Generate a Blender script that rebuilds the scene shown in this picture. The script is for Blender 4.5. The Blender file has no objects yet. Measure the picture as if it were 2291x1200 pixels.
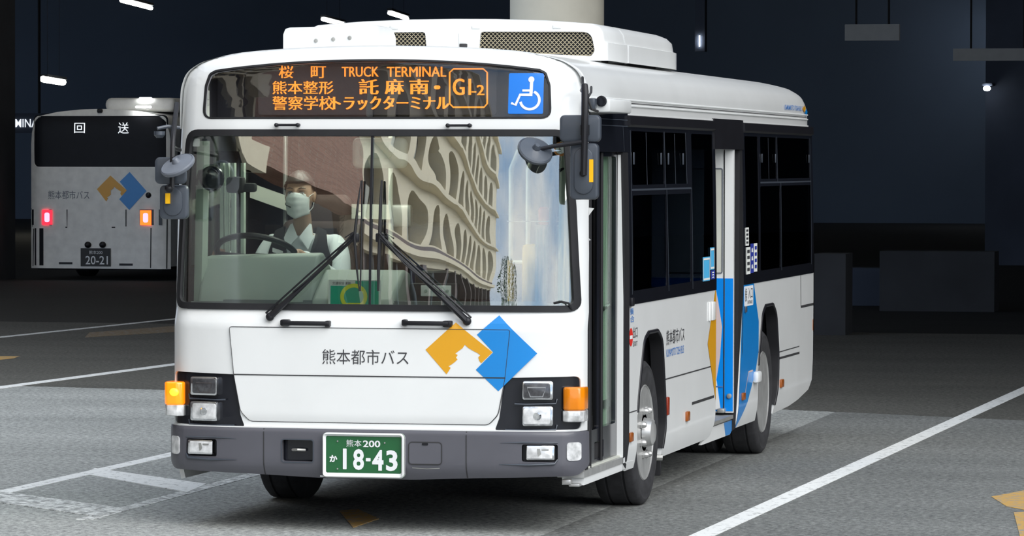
import bpy, bmesh, math, random
import numpy as np
from mathutils import Matrix, Vector

random.seed(7)
SC = bpy.context.scene
COL = SC.collection
PI = math.pi

# ---------------------------------------------------------------- camera, world, sun, exposure
CAM = (5.493, -21.402, 1.975)
YAW, PITCH, ROLL, FPX = -0.21673, -0.02517, 0.00194, 9214.6
IW, IH = 2291, 1200


def cam_axes():
    cy, sy = math.cos(YAW), math.sin(YAW)
    f = Vector((sy * math.cos(PITCH), cy * math.cos(PITCH), math.sin(PITCH)))
    r = Vector((cy, -sy, 0))
    u = r.cross(f)
    c, s = math.cos(ROLL), math.sin(ROLL)
    return c * r + s * u, -s * r + c * u, f


RT, UP, FW = cam_axes()
cd = bpy.data.cameras.new('camera')
cam = bpy.data.objects.new('camera', cd)
COL.objects.link(cam)
cd.sensor_fit = 'HORIZONTAL'
cd.sensor_width = 36
cd.lens = FPX / IW * 36
cd.clip_start = 0.5
cd.clip_end = 1500
cam.matrix_world = Matrix(((RT.x, UP.x, -FW.x, CAM[0]), (RT.y, UP.y, -FW.y, CAM[1]), (RT.z, UP.z, -FW.z, CAM[2]), (0, 0, 0, 1)))
SC.camera = cam

SC.view_settings.view_transform = 'Standard'
SC.view_settings.look = 'None'
SC.view_settings.gamma = 1
SC.view_settings.use_curve_mapping = False
SC.view_settings.exposure = 0.0
SC.cycles.max_bounces = 10
SC.cycles.transparent_max_bounces = 16
SC.cycles.caustics_reflective = False
SC.cycles.caustics_refractive = False

w = bpy.data.worlds.new('overcast_sky')
SC.world = w
w.use_nodes = True
nt = w.node_tree
nt.nodes.clear()
out = nt.nodes.new('ShaderNodeOutputWorld')
bg = nt.nodes.new('ShaderNodeBackground')
tc = nt.nodes.new('ShaderNodeTexCoord')
mp = nt.nodes.new('ShaderNodeMapping')
mp.inputs['Scale'].default_value = (2.0, 2.0, 5.0)
nz = nt.nodes.new('ShaderNodeTexNoise')
nz.inputs['Scale'].default_value = 1.6
nz.inputs['Detail'].default_value = 6
nz.inputs['Roughness'].default_value = 0.55
rp = nt.nodes.new('ShaderNodeValToRGB')
rp.color_ramp.elements[0].position = 0.38
rp.color_ramp.elements[0].color = (0.36, 0.52, 0.76, 1)
rp.color_ramp.elements[1].position = 0.66
rp.color_ramp.elements[1].color = (1.0, 1.0, 1.0, 1)
nt.links.new(tc.outputs['Generated'], mp.inputs[0])
nt.links.new(mp.outputs[0], nz.inputs['Vector'])
nt.links.new(nz.outputs[0], rp.inputs[0])
nt.links.new(rp.outputs[0], bg.inputs[0])
bg.inputs[1].default_value = 1.55
nt.links.new(bg.outputs[0], out.inputs[0])

sd = bpy.data.lights.new('sun', 'SUN')
sd.energy = 3.25
sd.angle = math.radians(60)
sd.color = (1.0, 0.97, 0.92)
sun = bpy.data.objects.new('sun', sd)
COL.objects.link(sun)
sun.rotation_euler = Vector((-0.75, 0.64, -0.72)).to_track_quat('-Z', 'Y').to_euler()


# ---------------------------------------------------------------- pixel of the photograph -> point on a known surface
def ray(px, py):
    return ((px - IW / 2) / FPX) * RT - ((py - IH / 2) / FPX) * UP + FW


def on_y(px, py, y):
    d = ray(px, py)
    t = (y - CAM[1]) / d.y
    return Vector(CAM) + t * d


def on_x(px, py, x=1.15):
    d = ray(px, py)
    t = (x - CAM[0]) / d.x
    return Vector(CAM) + t * d


def on_z(px, py, z=0.0):
    d = ray(px, py)
    t = (z - CAM[2]) / d.z
    return Vector(CAM) + t * d


# ---------------------------------------------------------------- materials
def lin(c):
    if isinstance(c, str):
        c = tuple(int(c[i:i + 2], 16) / 255 for i in (0, 2, 4))
        return tuple(v / 12.92 if v <= 0.04045 else ((v + 0.055) / 1.055) ** 2.4 for v in c)
    return c


MATS = {}


def mat(name, color, rough=0.5, metal=0.0, coat=0.0, spec=0.5, emit=0.0, ecol=None, vary=0.06, scale=6.0, bump=0.0, bscale=80.0):
    m = bpy.data.materials.new(name)
    m.use_nodes = True
    n = m.node_tree
    b = n.nodes['Principled BSDF']
    c = lin(color)
    b.inputs['Roughness'].default_value = rough
    b.inputs['Metallic'].default_value = metal
    b.inputs['Coat Weight'].default_value = coat
    b.inputs['Coat Roughness'].default_value = 0.06
    b.inputs['Specular IOR Level'].default_value = spec
    t = n.nodes.new('ShaderNodeTexCoord')
    z = n.nodes.new('ShaderNodeTexNoise')
    z.inputs['Scale'].default_value = scale
    z.inputs['Detail'].default_value = 5
    n.links.new(t.outputs['Object'], z.inputs['Vector'])
    r = n.nodes.new('ShaderNodeValToRGB')
    r.color_ramp.elements[0].position = 0.3
    r.color_ramp.elements[1].position = 0.7
    r.color_ramp.elements[0].color = tuple(v * (1 - vary) for v in c) + (1,)
    r.color_ramp.elements[1].color = tuple(min(1, v * (1 + vary)) for v in c) + (1,)
    n.links.new(z.outputs[0], r.inputs[0])
    n.links.new(r.outputs[0], b.inputs['Base Color'])
    if emit:
        b.inputs['Emission Color'].default_value = tuple(lin(ecol or color)) + (1,)
        b.inputs['Emission Strength'].default_value = emit
    if bump:
        z2 = n.nodes.new('ShaderNodeTexNoise')
        z2.inputs['Scale'].default_value = bscale
        bp = n.nodes.new('ShaderNodeBump')
        bp.inputs['Strength'].default_value = bump
        n.links.new(t.outputs['Object'], z2.inputs['Vector'])
        n.links.new(z2.outputs[0], bp.inputs['Height'])
        n.links.new(bp.outputs[0], b.inputs['Normal'])
    MATS[name] = m
    return m


def glass(name, refl, tint, rough=0.0, wave=0.0, wscale=2.0, rcol=(1, 1, 1), edge=0.6):
    """a pane: part of the light mirrored (more at grazing angles), the rest let through with a tint"""
    m = bpy.data.materials.new(name)
    m.use_nodes = True
    n = m.node_tree
    n.nodes.clear()
    o = n.nodes.new('ShaderNodeOutputMaterial')
    mx = n.nodes.new('ShaderNodeMixShader')
    tr = n.nodes.new('ShaderNodeBsdfTransparent')
    tr.inputs[0].default_value = tuple(tint) + (1,)
    gl = n.nodes.new('ShaderNodeBsdfGlossy')
    gl.inputs['Roughness'].default_value = rough
    gl.inputs['Color'].default_value = tuple(rcol) + (1,)
    lw = n.nodes.new('ShaderNodeLayerWeight')
    lw.inputs[0].default_value = 0.25
    mr = n.nodes.new('ShaderNodeMapRange')
    mr.inputs['To Min'].default_value = refl
    mr.inputs['To Max'].default_value = max(refl, edge)
    n.links.new(lw.outputs['Fresnel'], mr.inputs[0])
    n.links.new(mr.outputs[0], mx.inputs[0])
    n.links.new(tr.outputs[0], mx.inputs[1])
    n.links.new(gl.outputs[0], mx.inputs[2])
    if wave:
        t = n.nodes.new('ShaderNodeTexCoord')
        z = n.nodes.new('ShaderNodeTexNoise')
        z.inputs['Scale'].default_value = wscale
        z.inputs['Detail'].default_value = 1.0
        bp = n.nodes.new('ShaderNodeBump')
        bp.inputs['Strength'].default_value = 1.0
        bp.inputs['Distance'].default_value = wave
        n.links.new(t.outputs['Object'], z.inputs['Vector'])
        n.links.new(z.outputs[0], bp.inputs['Height'])
        n.links.new(bp.outputs[0], gl.inputs['Normal'])
    n.links.new(mx.outputs[0], o.inputs[0])
    MATS[name] = m
    return m


def asphalt(name, k, tone=(1, 1, 1)):
    m = bpy.data.materials.new(name)
    m.use_nodes = True
    n = m.node_tree
    b = n.nodes['Principled BSDF']
    t = n.nodes.new('ShaderNodeTexCoord')

    def noise(s, d, r=0.5, vec=None):
        z = n.nodes.new('ShaderNodeTexNoise')
        z.inputs['Scale'].default_value = s
        z.inputs['Detail'].default_value = d
        z.inputs['Roughness'].default_value = r
        n.links.new(vec or t.outputs['Object'], z.inputs['Vector'])
        return z.outputs[0]

    def ramp(src, p0, c0, p1, c1):
        r = n.nodes.new('ShaderNodeValToRGB')
        r.color_ramp.elements[0].position = p0
        r.color_ramp.elements[0].color = tuple(c0) + (1,)
        r.color_ramp.elements[1].position = p1
        r.color_ramp.elements[1].color = tuple(c1) + (1,)
        n.links.new(src, r.inputs[0])
        return r.outputs[0]

    def mul(a, c):
        x = n.nodes.new('ShaderNodeMix')
        x.data_type = 'RGBA'
        x.blend_type = 'MULTIPLY'
        x.inputs[0].default_value = 1
        n.links.new(a, x.inputs[6])
        n.links.new(c, x.inputs[7])
        return x.outputs[2]
    mpn = n.nodes.new('ShaderNodeMapping')
    mpn.inputs['Scale'].default_value = (0.35, 0.9, 1)
    n.links.new(t.outputs['Object'], mpn.inputs[0])
    base = ramp(noise(0.9, 6, 0.6, mpn.outputs[0]), 0.3, [v * k * t_ for v, t_ in zip((0.245, 0.255, 0.246), tone)], 0.72, [v * k * t_ for v, t_ in zip((0.355, 0.365, 0.352), tone)])
    grit = ramp(noise(26, 4, 0.85), 0.38, (0.42, 0.42, 0.43), 0.64, (1.5, 1.5, 1.48))
    pale = ramp(noise(22, 2, 0.6), 0.3, (0.88, 0.88, 0.88), 0.7, (1.1, 1.1, 1.1))
    col = mul(mul(base, grit), pale)
    n.links.new(col, b.inputs['Base Color'])
    b.inputs['Roughness'].default_value = 0.8
    b.inputs['Specular IOR Level'].default_value = 0.3
    bp = n.nodes.new('ShaderNodeBump')
    bp.inputs['Strength'].default_value = 0.04
    bp.inputs['Distance'].default_value = 0.01
    n.links.new(noise(55, 3, 0.8), bp.inputs['Height'])
    n.links.new(bp.outputs[0], b.inputs['Normal'])
    MATS[name] = m
    return m


def paint_worn(name, color, wear):
    """road paint with worn through patches of asphalt grey"""
    m = mat(name, color, 0.7, vary=0.05)
    n = m.node_tree
    b = n.nodes['Principled BSDF']
    t = n.nodes.new('ShaderNodeTexCoord')
    z = n.nodes.new('ShaderNodeTexNoise')
    z.inputs['Scale'].default_value = 16
    z.inputs['Detail'].default_value = 8
    z.inputs['Roughness'].default_value = 0.75
    n.links.new(t.outputs['Object'], z.inputs['Vector'])
    r = n.nodes.new('ShaderNodeValToRGB')
    r.color_ramp.elements[0].position = wear - 0.04
    r.color_ramp.elements[1].position = wear + 0.06
    n.links.new(z.outputs[0], r.inputs[0])
    x = n.nodes.new('ShaderNodeMix')
    x.data_type = 'RGBA'
    x.inputs[6].default_value = (0.27, 0.278, 0.27, 1)
    x.inputs[7].default_value = tuple(lin(color)) + (1,)
    n.links.new(r.outputs[0], x.inputs[0])
    n.links.new(x.outputs[2], b.inputs['Base Color'])
    return m


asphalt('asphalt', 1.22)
asphalt('asphalt_shade', 0.66)  # asphalt copy with shade painted into its tone
asphalt('asphalt_deep_shade', 0.075, (0.95, 1.0, 1.08))  # gloom of the deep terminal put into the pavement colour
asphalt('asphalt_brown_shade', 0.36, (1.05, 1.0, 0.93))  # browner pavement tone, darkened further as painted shade
mat('cabin_fill', (0.9, 0.9, 0.85), 0.4, emit=17.0, ecol=(0.95, 1.0, 0.9))
paint_worn('road_white', (0.86, 0.87, 0.85), 0.40)
paint_worn('road_white_worn', (0.8, 0.81, 0.79), 0.485)
paint_worn('road_yellow_faint', (0.2, 0.13, 0.06), 0.44)
paint_worn('road_yellow', (0.55, 0.33, 0.09), 0.44)
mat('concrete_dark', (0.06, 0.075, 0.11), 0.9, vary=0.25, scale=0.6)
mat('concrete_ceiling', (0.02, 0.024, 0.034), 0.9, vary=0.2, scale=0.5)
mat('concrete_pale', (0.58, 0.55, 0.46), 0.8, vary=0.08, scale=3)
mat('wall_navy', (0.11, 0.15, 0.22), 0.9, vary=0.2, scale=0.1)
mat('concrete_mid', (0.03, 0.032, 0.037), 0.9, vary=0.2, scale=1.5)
mat('white_paint', (0.8, 0.81, 0.8), 0.32, coat=0.35, vary=0.025, scale=3)
mat('white_metal', (0.74, 0.75, 0.74), 0.4, vary=0.03)
mat('white_old', (0.88, 0.87, 0.83), 0.5, vary=0.08)
mat('bumper_grey', '57575e', 0.42, coat=0.15, vary=0.04)
mat('black_gloss', (0.012, 0.013, 0.018), 0.15, coat=0.15, vary=0.1)
mat('window_matte', (0.012, 0.013, 0.017), 0.45, spec=0.2, vary=0.1)
mat('black_satin', (0.010, 0.010, 0.013), 0.42, spec=0.35, vary=0.15)
mat('black_rubber', (0.013, 0.013, 0.015), 0.6, spec=0.4, vary=0.2)
mat('tyre_rubber', (0.028, 0.028, 0.031), 0.75, vary=0.3, scale=20, bump=0.1)
mat('underbody', (0.012, 0.012, 0.014), 0.9, vary=0.3)
mat('seam_dark', (0.03, 0.03, 0.032), 0.7)
mat('steel', (0.5, 0.5, 0.49), 0.36, metal=0.55, vary=0.12, scale=14)
mat('steel_dull', (0.4, 0.4, 0.38), 0.5, metal=0.6, vary=0.15, scale=14)
mat('chrome', (0.85, 0.85, 0.86), 0.08, metal=1.0, vary=0.02)
mat('grey_plastic', '6a6f78', 0.4, vary=0.05)
mat('mirror_grey', '434952', 0.38, coat=0.2, vary=0.06)
mat('logo_yellow', 'dfa013', 0.4, coat=0.3, vary=0.02)
mat('logo_blue', '0b84d2', 0.35, coat=0.3, vary=0.02)
mat('door_blue', '0a8df0', 0.25, coat=0.5, vary=0.02)
mat('sign_blue', '0a78dc', 0.35, vary=0.02)
mat('pale_pink', 'd9c3c0', 0.4, vary=0.03)
mat('white_print', (0.82, 0.83, 0.84), 0.5, vary=0.01)
mat('dark_print', (0.045, 0.045, 0.05), 0.5, vary=0.05)
mat('blue_print', '3a78c0', 0.5, vary=0.02)
mat('red_print', 'd8281e', 0.5, vary=0.02)
mat('plate_green', '1f5e35', 0.45, vary=0.08)
mat('plate_black', (0.02, 0.02, 0.02), 0.5)
mat('amber', 'f0890c', 0.2, coat=0.6, vary=0.08)
mat('amber_lit', 'ff8a08', 0.2, coat=0.6, vary=0.05, emit=0.9, ecol='ff8c10')
mat('bulb_glow', 'ffd23c', 0.3, emit=2.2, ecol='ffc020')
mat('amber_small', '96501a', 0.3, vary=0.1)
mat('reflector_red', '8a2c12', 0.3, vary=0.1)
mat('lens_clear', (0.74, 0.75, 0.75), 0.12, metal=0.2, coat=0.8, vary=0.35, scale=24)
mat('reflector', (0.75, 0.76, 0.78), 0.12, metal=0.95, vary=0.3, scale=40)
mat('headlamp_dark', (0.06, 0.06, 0.065), 0.12, coat=0.7, vary=0.4, scale=40)
mat('led_panel', (0.035, 0.034, 0.034), 0.6, vary=0.1)
mat('led_box', (0.02, 0.021, 0.024), 0.7)
mat('led_orange', 'ff9a2c', 0.5, emit=1.15, ecol='ff9c30')
mat('sign_yellow', 'ffc000', 0.45, vary=0.02)
mat('mesh_tan', (0.46, 0.4, 0.27), 0.5, vary=0.1)
mat('dash_green', (0.42, 0.48, 0.43), 0.6, vary=0.05)
mat('dash_grey', (0.16, 0.18, 0.18), 0.6, vary=0.06)
mat('interior_cream', (0.62, 0.63, 0.56), 0.6, vary=0.05)
mat('interior_green', (0.5, 0.58, 0.5), 0.6, vary=0.05)
mat('interior_dark', (0.035, 0.036, 0.04), 0.8, vary=0.2)
mat('interior_floor', (0.05, 0.05, 0.055), 0.8, vary=0.2)
mat('rail_yellow', 'd8b010', 0.35, coat=0.3, vary=0.05)
mat('seat_brown', (0.06, 0.038, 0.035), 0.85, vary=0.15, scale=30)
mat('seat_blue', (0.03, 0.05, 0.12), 0.85, vary=0.2, scale=30)
mat('poster_green', '0fa886', 0.5, vary=0.03)
mat('poster_ring', 'dfe43a', 0.5, vary=0.02)
mat('paper', (0.78, 0.8, 0.76), 0.6, vary=0.03)
mat('sticker_cyan', '4fb4e6', 0.5, vary=0.04)
mat('sticker_navy', '2a3a9a', 0.5, vary=0.06)
mat('sticker_orange', 'e8944a', 0.5, vary=0.05)
mat('skin', (0.52, 0.33, 0.24), 0.5, vary=0.05, scale=20)
mat('hair', (0.018, 0.014, 0.013), 0.5, vary=0.3, scale=60)
mat('mask_white', (0.8, 0.83, 0.83), 0.8, vary=0.03, scale=20)
mat('shirt', (0.78, 0.83, 0.86), 0.8, vary=0.03, scale=12)
mat('vest', (0.035, 0.03, 0.036), 0.85, vary=0.15, scale=40)
mat('trousers', (0.025, 0.025, 0.03), 0.85, vary=0.15)
mat('tail_red', 'e01822', 0.3, emit=2.6, ecol='ff1c30')
mat('tail_core', 'ff8090', 0.3, emit=5.0, ecol='ff6a80')
mat('tail_orange', 'ff5a10', 0.3, emit=3.0, ecol='ff5a14')
mat('lamp_white', (0.9, 0.88, 0.8), 0.4, emit=22.0, ecol=(1.0, 0.93, 0.74))
mat('lamp_fill', (0.9, 0.9, 0.88), 0.4, emit=24.0, ecol=(1.0, 0.96, 0.88))
mat('lamp_cool', (0.9, 0.9, 0.9), 0.4, emit=22.0, ecol=(0.95, 0.98, 1.0))
mat('lit_letters', (0.8, 0.8, 0.8), 0.4, emit=1.0, ecol=(0.85, 0.9, 0.95))
mat('dim_sign', (0.2, 0.21, 0.22), 0.6, emit=0.02, ecol=(0.8, 0.85, 0.9))
mat('fascia_cream', (0.85, 0.75, 0.56), 0.8, vary=0.04)
mat('window_dark', (0.03, 0.02, 0.018), 0.3, vary=0.4, scale=0.6)
mat('pane_pale', (0.5, 0.5, 0.44), 0.4, vary=0.2, scale=0.5)
mat('frame_brown', (0.11, 0.06, 0.045), 0.5, vary=0.15)
mat('bark', (0.09, 0.06, 0.04), 0.9, vary=0.3)
mat('leaf', (0.06, 0.11, 0.03), 0.7, vary=0.5, scale=3)


def brick():
    m = mat('brick_tile', (0.34, 0.17, 0.11), 0.7)
    n = m.node_tree
    b = n.nodes['Principled BSDF']
    t = n.nodes.new('ShaderNodeTexCoord')
    mpn = n.nodes.new('ShaderNodeMapping')
    mpn.inputs['Rotation'].default_value = (PI / 2, 0, 0)
    k = n.nodes.new('ShaderNodeTexBrick')
    k.inputs['Color1'].default_value = (0.36, 0.18, 0.12, 1)
    k.inputs['Color2'].default_value = (0.27, 0.13, 0.085, 1)
    k.inputs['Mortar'].default_value = (0.33, 0.22, 0.16, 1)
    k.inputs['Scale'].default_value = 4.5
    n.links.new(t.outputs['Object'], mpn.inputs[0])
    n.links.new(mpn.outputs[0], k.inputs['Vector'])
    n.links.new(k.outputs[0], b.inputs['Base Color'])


brick()
glass('windshield_glass', 0.24, (0.94, 0.98, 0.95), wave=0.002, wscale=2.4)
glass('sign_glass', 0.035, (0.9, 0.9, 0.92), edge=0.3)
glass('side_glass', 0.03, (0.10, 0.12, 0.15), edge=0.15)
glass('door_glass', 0.06, (0.82, 0.9, 0.84), edge=0.3)
glass('dark_glass', 0.05, (0.1, 0.11, 0.13), edge=0.3)


# ---------------------------------------------------------------- mesh helpers
class MB:
    def __init__(self):
        self.v, self.f = [], []

    def add(self, vs, fs):
        k = len(self.v)
        self.v += [tuple(p) for p in vs]
        self.f += [tuple(i + k for i in f) for f in fs]
        return self

    def box(self, x0, x1, y0, y1, z0, z1):
        vs = [(x, y, z) for z in (z0, z1) for y in (y0, y1) for x in (x0, x1)]
        return self.add(vs, [(0, 2, 3, 1), (4, 5, 7, 6), (0, 1, 5, 4), (1, 3, 7, 5), (3, 2, 6, 7), (2, 0, 4, 6)])

    def rbox(self, c, s, r=0.01, seg=2, rot=None):
        """box with rounded edges, centred at c, size s, optionally rotated"""
        bm = bmesh.new()
        bmesh.ops.create_cube(bm, size=1)
        for v in bm.verts:
            v.co = Vector((v.co.x * s[0], v.co.y * s[1], v.co.z * s[2]))
        bmesh.ops.bevel(bm, geom=bm.edges[:], offset=min(r, min(s) * 0.49), segments=seg, profile=0.5, affect='EDGES')
        return self.take(bm, c, rot)

    def slab(self, c, s, r, seg=5, e=0.006, rot=None):
        """a plate lying in local x-z, corner radius r, thickness s[1], edges eased by e"""
        bm = bmesh.new()
        pts = rrect(-s[0] / 2, -s[2] / 2, s[0] / 2, s[2] / 2, r, seg)
        vs = [bm.verts.new((p[0], -s[1] / 2, p[1])) for p in pts]
        f = bm.faces.new(vs)
        ex = bmesh.ops.extrude_face_region(bm, geom=[f])
        for v in ex['geom']:
            if isinstance(v, bmesh.types.BMVert):
                v.co.y += s[1]
        bmesh.ops.recalc_face_normals(bm, faces=bm.faces[:])
        if e:
            ed = [q for q in bm.edges if abs(q.verts[0].co.y - q.verts[1].co.y) < 1e-6]
            bmesh.ops.bevel(bm, geom=ed, offset=e, segments=2, profile=0.5, affect='EDGES')
        return self.take(bm, c, rot)

    def take(self, bm, c=(0, 0, 0), rot=None):
        M = rot.to_matrix() if rot is not None and not isinstance(rot, Matrix) else (rot or Matrix.Identity(3))
        bm.verts.index_update()
        vs = [M @ v.co + Vector(c) for v in bm.verts]
        fs = [[v.index for v in f.verts] for f in bm.faces]
        bm.free()
        return self.add(vs, fs)

    def tube(self, pts, r, seg=8, cap=True):
        pts = [Vector(p) for p in pts]
        rs = r if isinstance(r, (list, tuple)) else [r] * len(pts)
        vs, fs = [], []
        up = None
        for i, p in enumerate(pts):
            d = (pts[min(i + 1, len(pts) - 1)] - pts[max(i - 1, 0)]).normalized()
            if up is None:
                up = Vector((0, 0, 1)) if abs(d.z) < 0.9 else Vector((1, 0, 0))
            a = d.cross(up).normalized()
            up = a.cross(d).normalized()
            for k in range(seg):
                t = 2 * PI * k / seg
                vs.append(p + rs[i] * (math.cos(t) * a + math.sin(t) * up))
        for i in range(len(pts) - 1):
            for k in range(seg):
                a, b = i * seg + k, i * seg + (k + 1) % seg
                fs.append((a, b, b + seg, a + seg))
        if cap:
            fs.append(tuple(range(seg))[::-1])
            fs.append(tuple((len(pts) - 1) * seg + k for k in range(seg)))
        return self.add(vs, fs)

    def lathe(self, prof, c, axis='x', seg=32, rot=None, cap=True):
        """prof: (along, radius)"""
        vs, fs = [], []
        for a, r in prof:
            for k in range(seg):
                t = 2 * PI * k / seg
                u, q = r * math.cos(t), r * math.sin(t)
                vs.append({'x': (a, u, q), 'y': (q, a, u), 'z': (u, q, a)}[axis])
        for i in range(len(prof) - 1):
            for k in range(seg):
                a, b = i * seg + k, i * seg + (k + 1) % seg
                fs.append((a, b, b + seg, a + seg))
        if cap and prof[0][1] > 1e-6:
            fs.append(tuple(range(seg))[::-1])
        if cap and prof[-1][1] > 1e-6:
            fs.append(tuple((len(prof) - 1) * seg + k for k in range(seg)))
        if rot is not None:
            vs = [rot @ Vector(p) for p in vs]
        return self.add([Vector(p) + Vector(c) for p in vs], fs)

    def ball(self, c, s, seg=20, rings=12, rot=None):
        prof = [(-math.cos(PI * i / rings), math.sin(PI * i / rings)) for i in range(rings + 1)]
        vs, fs = [], []
        m = MB().lathe(prof, (0, 0, 0), 'z', seg)
        vs = [Vector((p[0] * s[0], p[1] * s[1], p[2] * s[2])) for p in m.v]
        if rot is not None:
            vs = [rot @ p for p in vs]
        return self.add([p + Vector(c) for p in vs], m.f)

    def prism(self, poly, fn0, fn1):
        """poly (u, v) swept between two mappings to 3-D"""
        n = len(poly)
        vs = [fn0(*p) for p in poly] + [fn1(*p) for p in poly]
        fs = [tuple(range(n))[::-1], tuple(range(n, 2 * n))] + [(i, (i + 1) % n, n + (i + 1) % n, n + i) for i in range(n)]
        return self.add(vs, fs)

    def build(self, name, material, parent=None, smooth=35, flip=True):
        me = bpy.data.meshes.new(name)
        me.from_pydata(self.v, [], self.f)
        return finish(name, me, material, parent, smooth, flip)


def finish(name, me, material, parent=None, smooth=35, recalc=True):
    bm = bmesh.new()
    bm.from_mesh(me)
    bmesh.ops.remove_doubles(bm, verts=bm.verts[:], dist=1e-5)
    if recalc:
        bmesh.ops.recalc_face_normals(bm, faces=bm.faces[:])
    bm.to_mesh(me)
    bm.free()
    me.validate()
    o = bpy.data.objects.new(name, me)
    COL.objects.link(o)
    o.data.materials.append(MATS[material] if isinstance(material, str) else material)
    if smooth:
        for p in me.polygons:
            p.use_smooth = True
        me.set_sharp_from_angle(angle=math.radians(smooth))
    if parent is not None:
        o.parent = parent
        if parent.type == 'EMPTY' and parent.get('worldspace'):
            o.matrix_parent_inverse = Matrix.Translation(-parent.location)
    return o


def thing(name, label, cat, loc=(0, 0, 0), world=True, group=None, rz=0):
    o = bpy.data.objects.new(name, None)
    COL.objects.link(o)
    o.location = loc
    o.rotation_euler = (0, 0, rz)
    o.empty_display_size = 0.3
    o['label'], o['category'] = label, cat
    if world:
        o['worldspace'] = True
    if group:
        o['group'] = group
    return o


def tag(o, label, cat, group=None, kind=None):
    o['label'], o['category'] = label, cat
    if group:
        o['group'] = group
    if kind:
        o['kind'] = kind
    return o


def rrect(x0, z0, x1, z1, r, n=5):
    pts = []
    for cx, cz, a0 in ((x1 - r, z0 + r, -PI / 2), (x1 - r, z1 - r, 0), (x0 + r, z1 - r, PI / 2), (x0 + r, z0 + r, PI)):
        for k in range(n + 1):
            a = a0 + PI / 2 * k / n
            pts.append((cx + r * math.cos(a), cz + r * math.sin(a)))
    return pts


def roundpoly(pts, rad, n=5):
    """polygon with each corner rounded; rad one number or one per corner"""
    out_ = []
    m = len(pts)
    for i in range(m):
        r = rad[i] if isinstance(rad, (list, tuple)) else rad
        p, a, b = Vector(pts[i]), Vector(pts[i - 1]), Vector(pts[(i + 1) % m])
        if r <= 0:
            out_.append(tuple(p))
            continue
        u, v = (a - p).normalized(), (b - p).normalized()
        ang = math.acos(max(-1, min(1, u.dot(v))))
        d = min(r / math.tan(ang / 2), 0.48 * (a - p).length, 0.48 * (b - p).length)
        A, B = p + u * d, p + v * d
        for k in range(n + 1):
            t = k / n
            out_.append(tuple((1 - t) ** 2 * A + 2 * t * (1 - t) * p + t * t * B))
    return out_


def ring(pts, width):
    """offset a convex-ish closed polygon outward by width"""
    m = len(pts)
    area = sum(pts[i][0] * pts[(i + 1) % m][1] - pts[(i + 1) % m][0] * pts[i][1] for i in range(m))
    sg = 1 if area > 0 else -1
    res = []
    for i in range(m):
        a, p, b = Vector(pts[i - 1]), Vector(pts[i]), Vector(pts[(i + 1) % m])
        t1, t2 = (p - a), (b - p)
        t1 = t1.normalized() if t1.length > 1e-9 else t2.normalized()
        t2 = t2.normalized() if t2.length > 1e-9 else t1
        n1, n2 = Vector((t1.y, -t1.x)) * sg, Vector((t2.y, -t2.x)) * sg
        nn = (n1 + n2)
        nn = nn.normalized() if nn.length > 1e-6 else n1
        k = max(0.5, nn.dot(n1))
        res.append(tuple(p + nn * width / k))
    return res


def patch(name, outline, fn, material, parent=None, holes=(), step=0.05, cuts_u=(), cuts_v=(), thick=0.0, facing=None, smooth=40, off=-1.0):
    """flat outline with holes in (u, v), cut into cells, mapped to a surface by fn(u, v), given thickness"""
    bm = bmesh.new()
    for loop in [outline] + list(holes):
        vs = [bm.verts.new((p[0], p[1], 0)) for p in loop]
        for i in range(len(vs)):
            bm.edges.new((vs[i], vs[(i + 1) % len(vs)]))
    bmesh.ops.triangle_fill(bm, edges=bm.edges[:], use_beauty=True)
    us, vs_ = [p[0] for p in outline], [p[1] for p in outline]
    cu, cv = list(cuts_u), list(cuts_v)
    if step:
        su, sv = step if isinstance(step, tuple) else (step, step)
        if su:
            cu += list(np.arange(min(us) + su, max(us), su))
        if sv:
            cv += list(np.arange(min(vs_) + sv, max(vs_), sv))
    for c in cu:
        bmesh.ops.bisect_plane(bm, geom=bm.verts[:] + bm.edges[:] + bm.faces[:], plane_co=(c, 0, 0), plane_no=(1, 0, 0), dist=1e-5)
    for c in cv:
        bmesh.ops.bisect_plane(bm, geom=bm.verts[:] + bm.edges[:] + bm.faces[:], plane_co=(0, c, 0), plane_no=(0, 1, 0), dist=1e-5)
    for v in bm.verts:
        v.co = Vector(fn(v.co.x, v.co.y))
    if facing is not None:
        bm.normal_update()
        fl = [f for f in bm.faces if f.normal.dot(Vector(facing)) < 0]
        bmesh.ops.reverse_faces(bm, faces=fl)
    bmesh.ops.remove_doubles(bm, verts=bm.verts[:], dist=1e-6)
    me = bpy.data.meshes.new(name)
    bm.to_mesh(me)
    bm.free()
    o = finish(name, me, material, parent, smooth, recalc=False)
    if thick:
        s = o.modifiers.new('thickness', 'SOLIDIFY')
        s.thickness = thick
        s.offset = off
        e = o.modifiers.new('crisp_edges', 'EDGE_SPLIT')
        e.split_angle = math.radians(40)
    return o


def text_mesh(s, bold=0.0, res=3, spacing=1.0):
    c = bpy.data.curves.new('lettering', 'FONT')
    c.body = s
    c.size = 1
    c.resolution_u = res
    c.offset = bold
    c.space_character = spacing
    c.fill_mode = 'FRONT'
    o = bpy.data.objects.new('lettering', c)
    COL.objects.link(o)
    dg = bpy.context.evaluated_depsgraph_get()
    dg.update()
    me = bpy.data.meshes.new_from_object(o.evaluated_get(dg))
    v = [(p.co.x, p.co.y) for p in me.vertices]
    f = [tuple(p.vertices) for p in me.polygons]
    bpy.data.objects.remove(o)
    bpy.data.curves.remove(c)
    bpy.data.meshes.remove(me)
    return v, f


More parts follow.
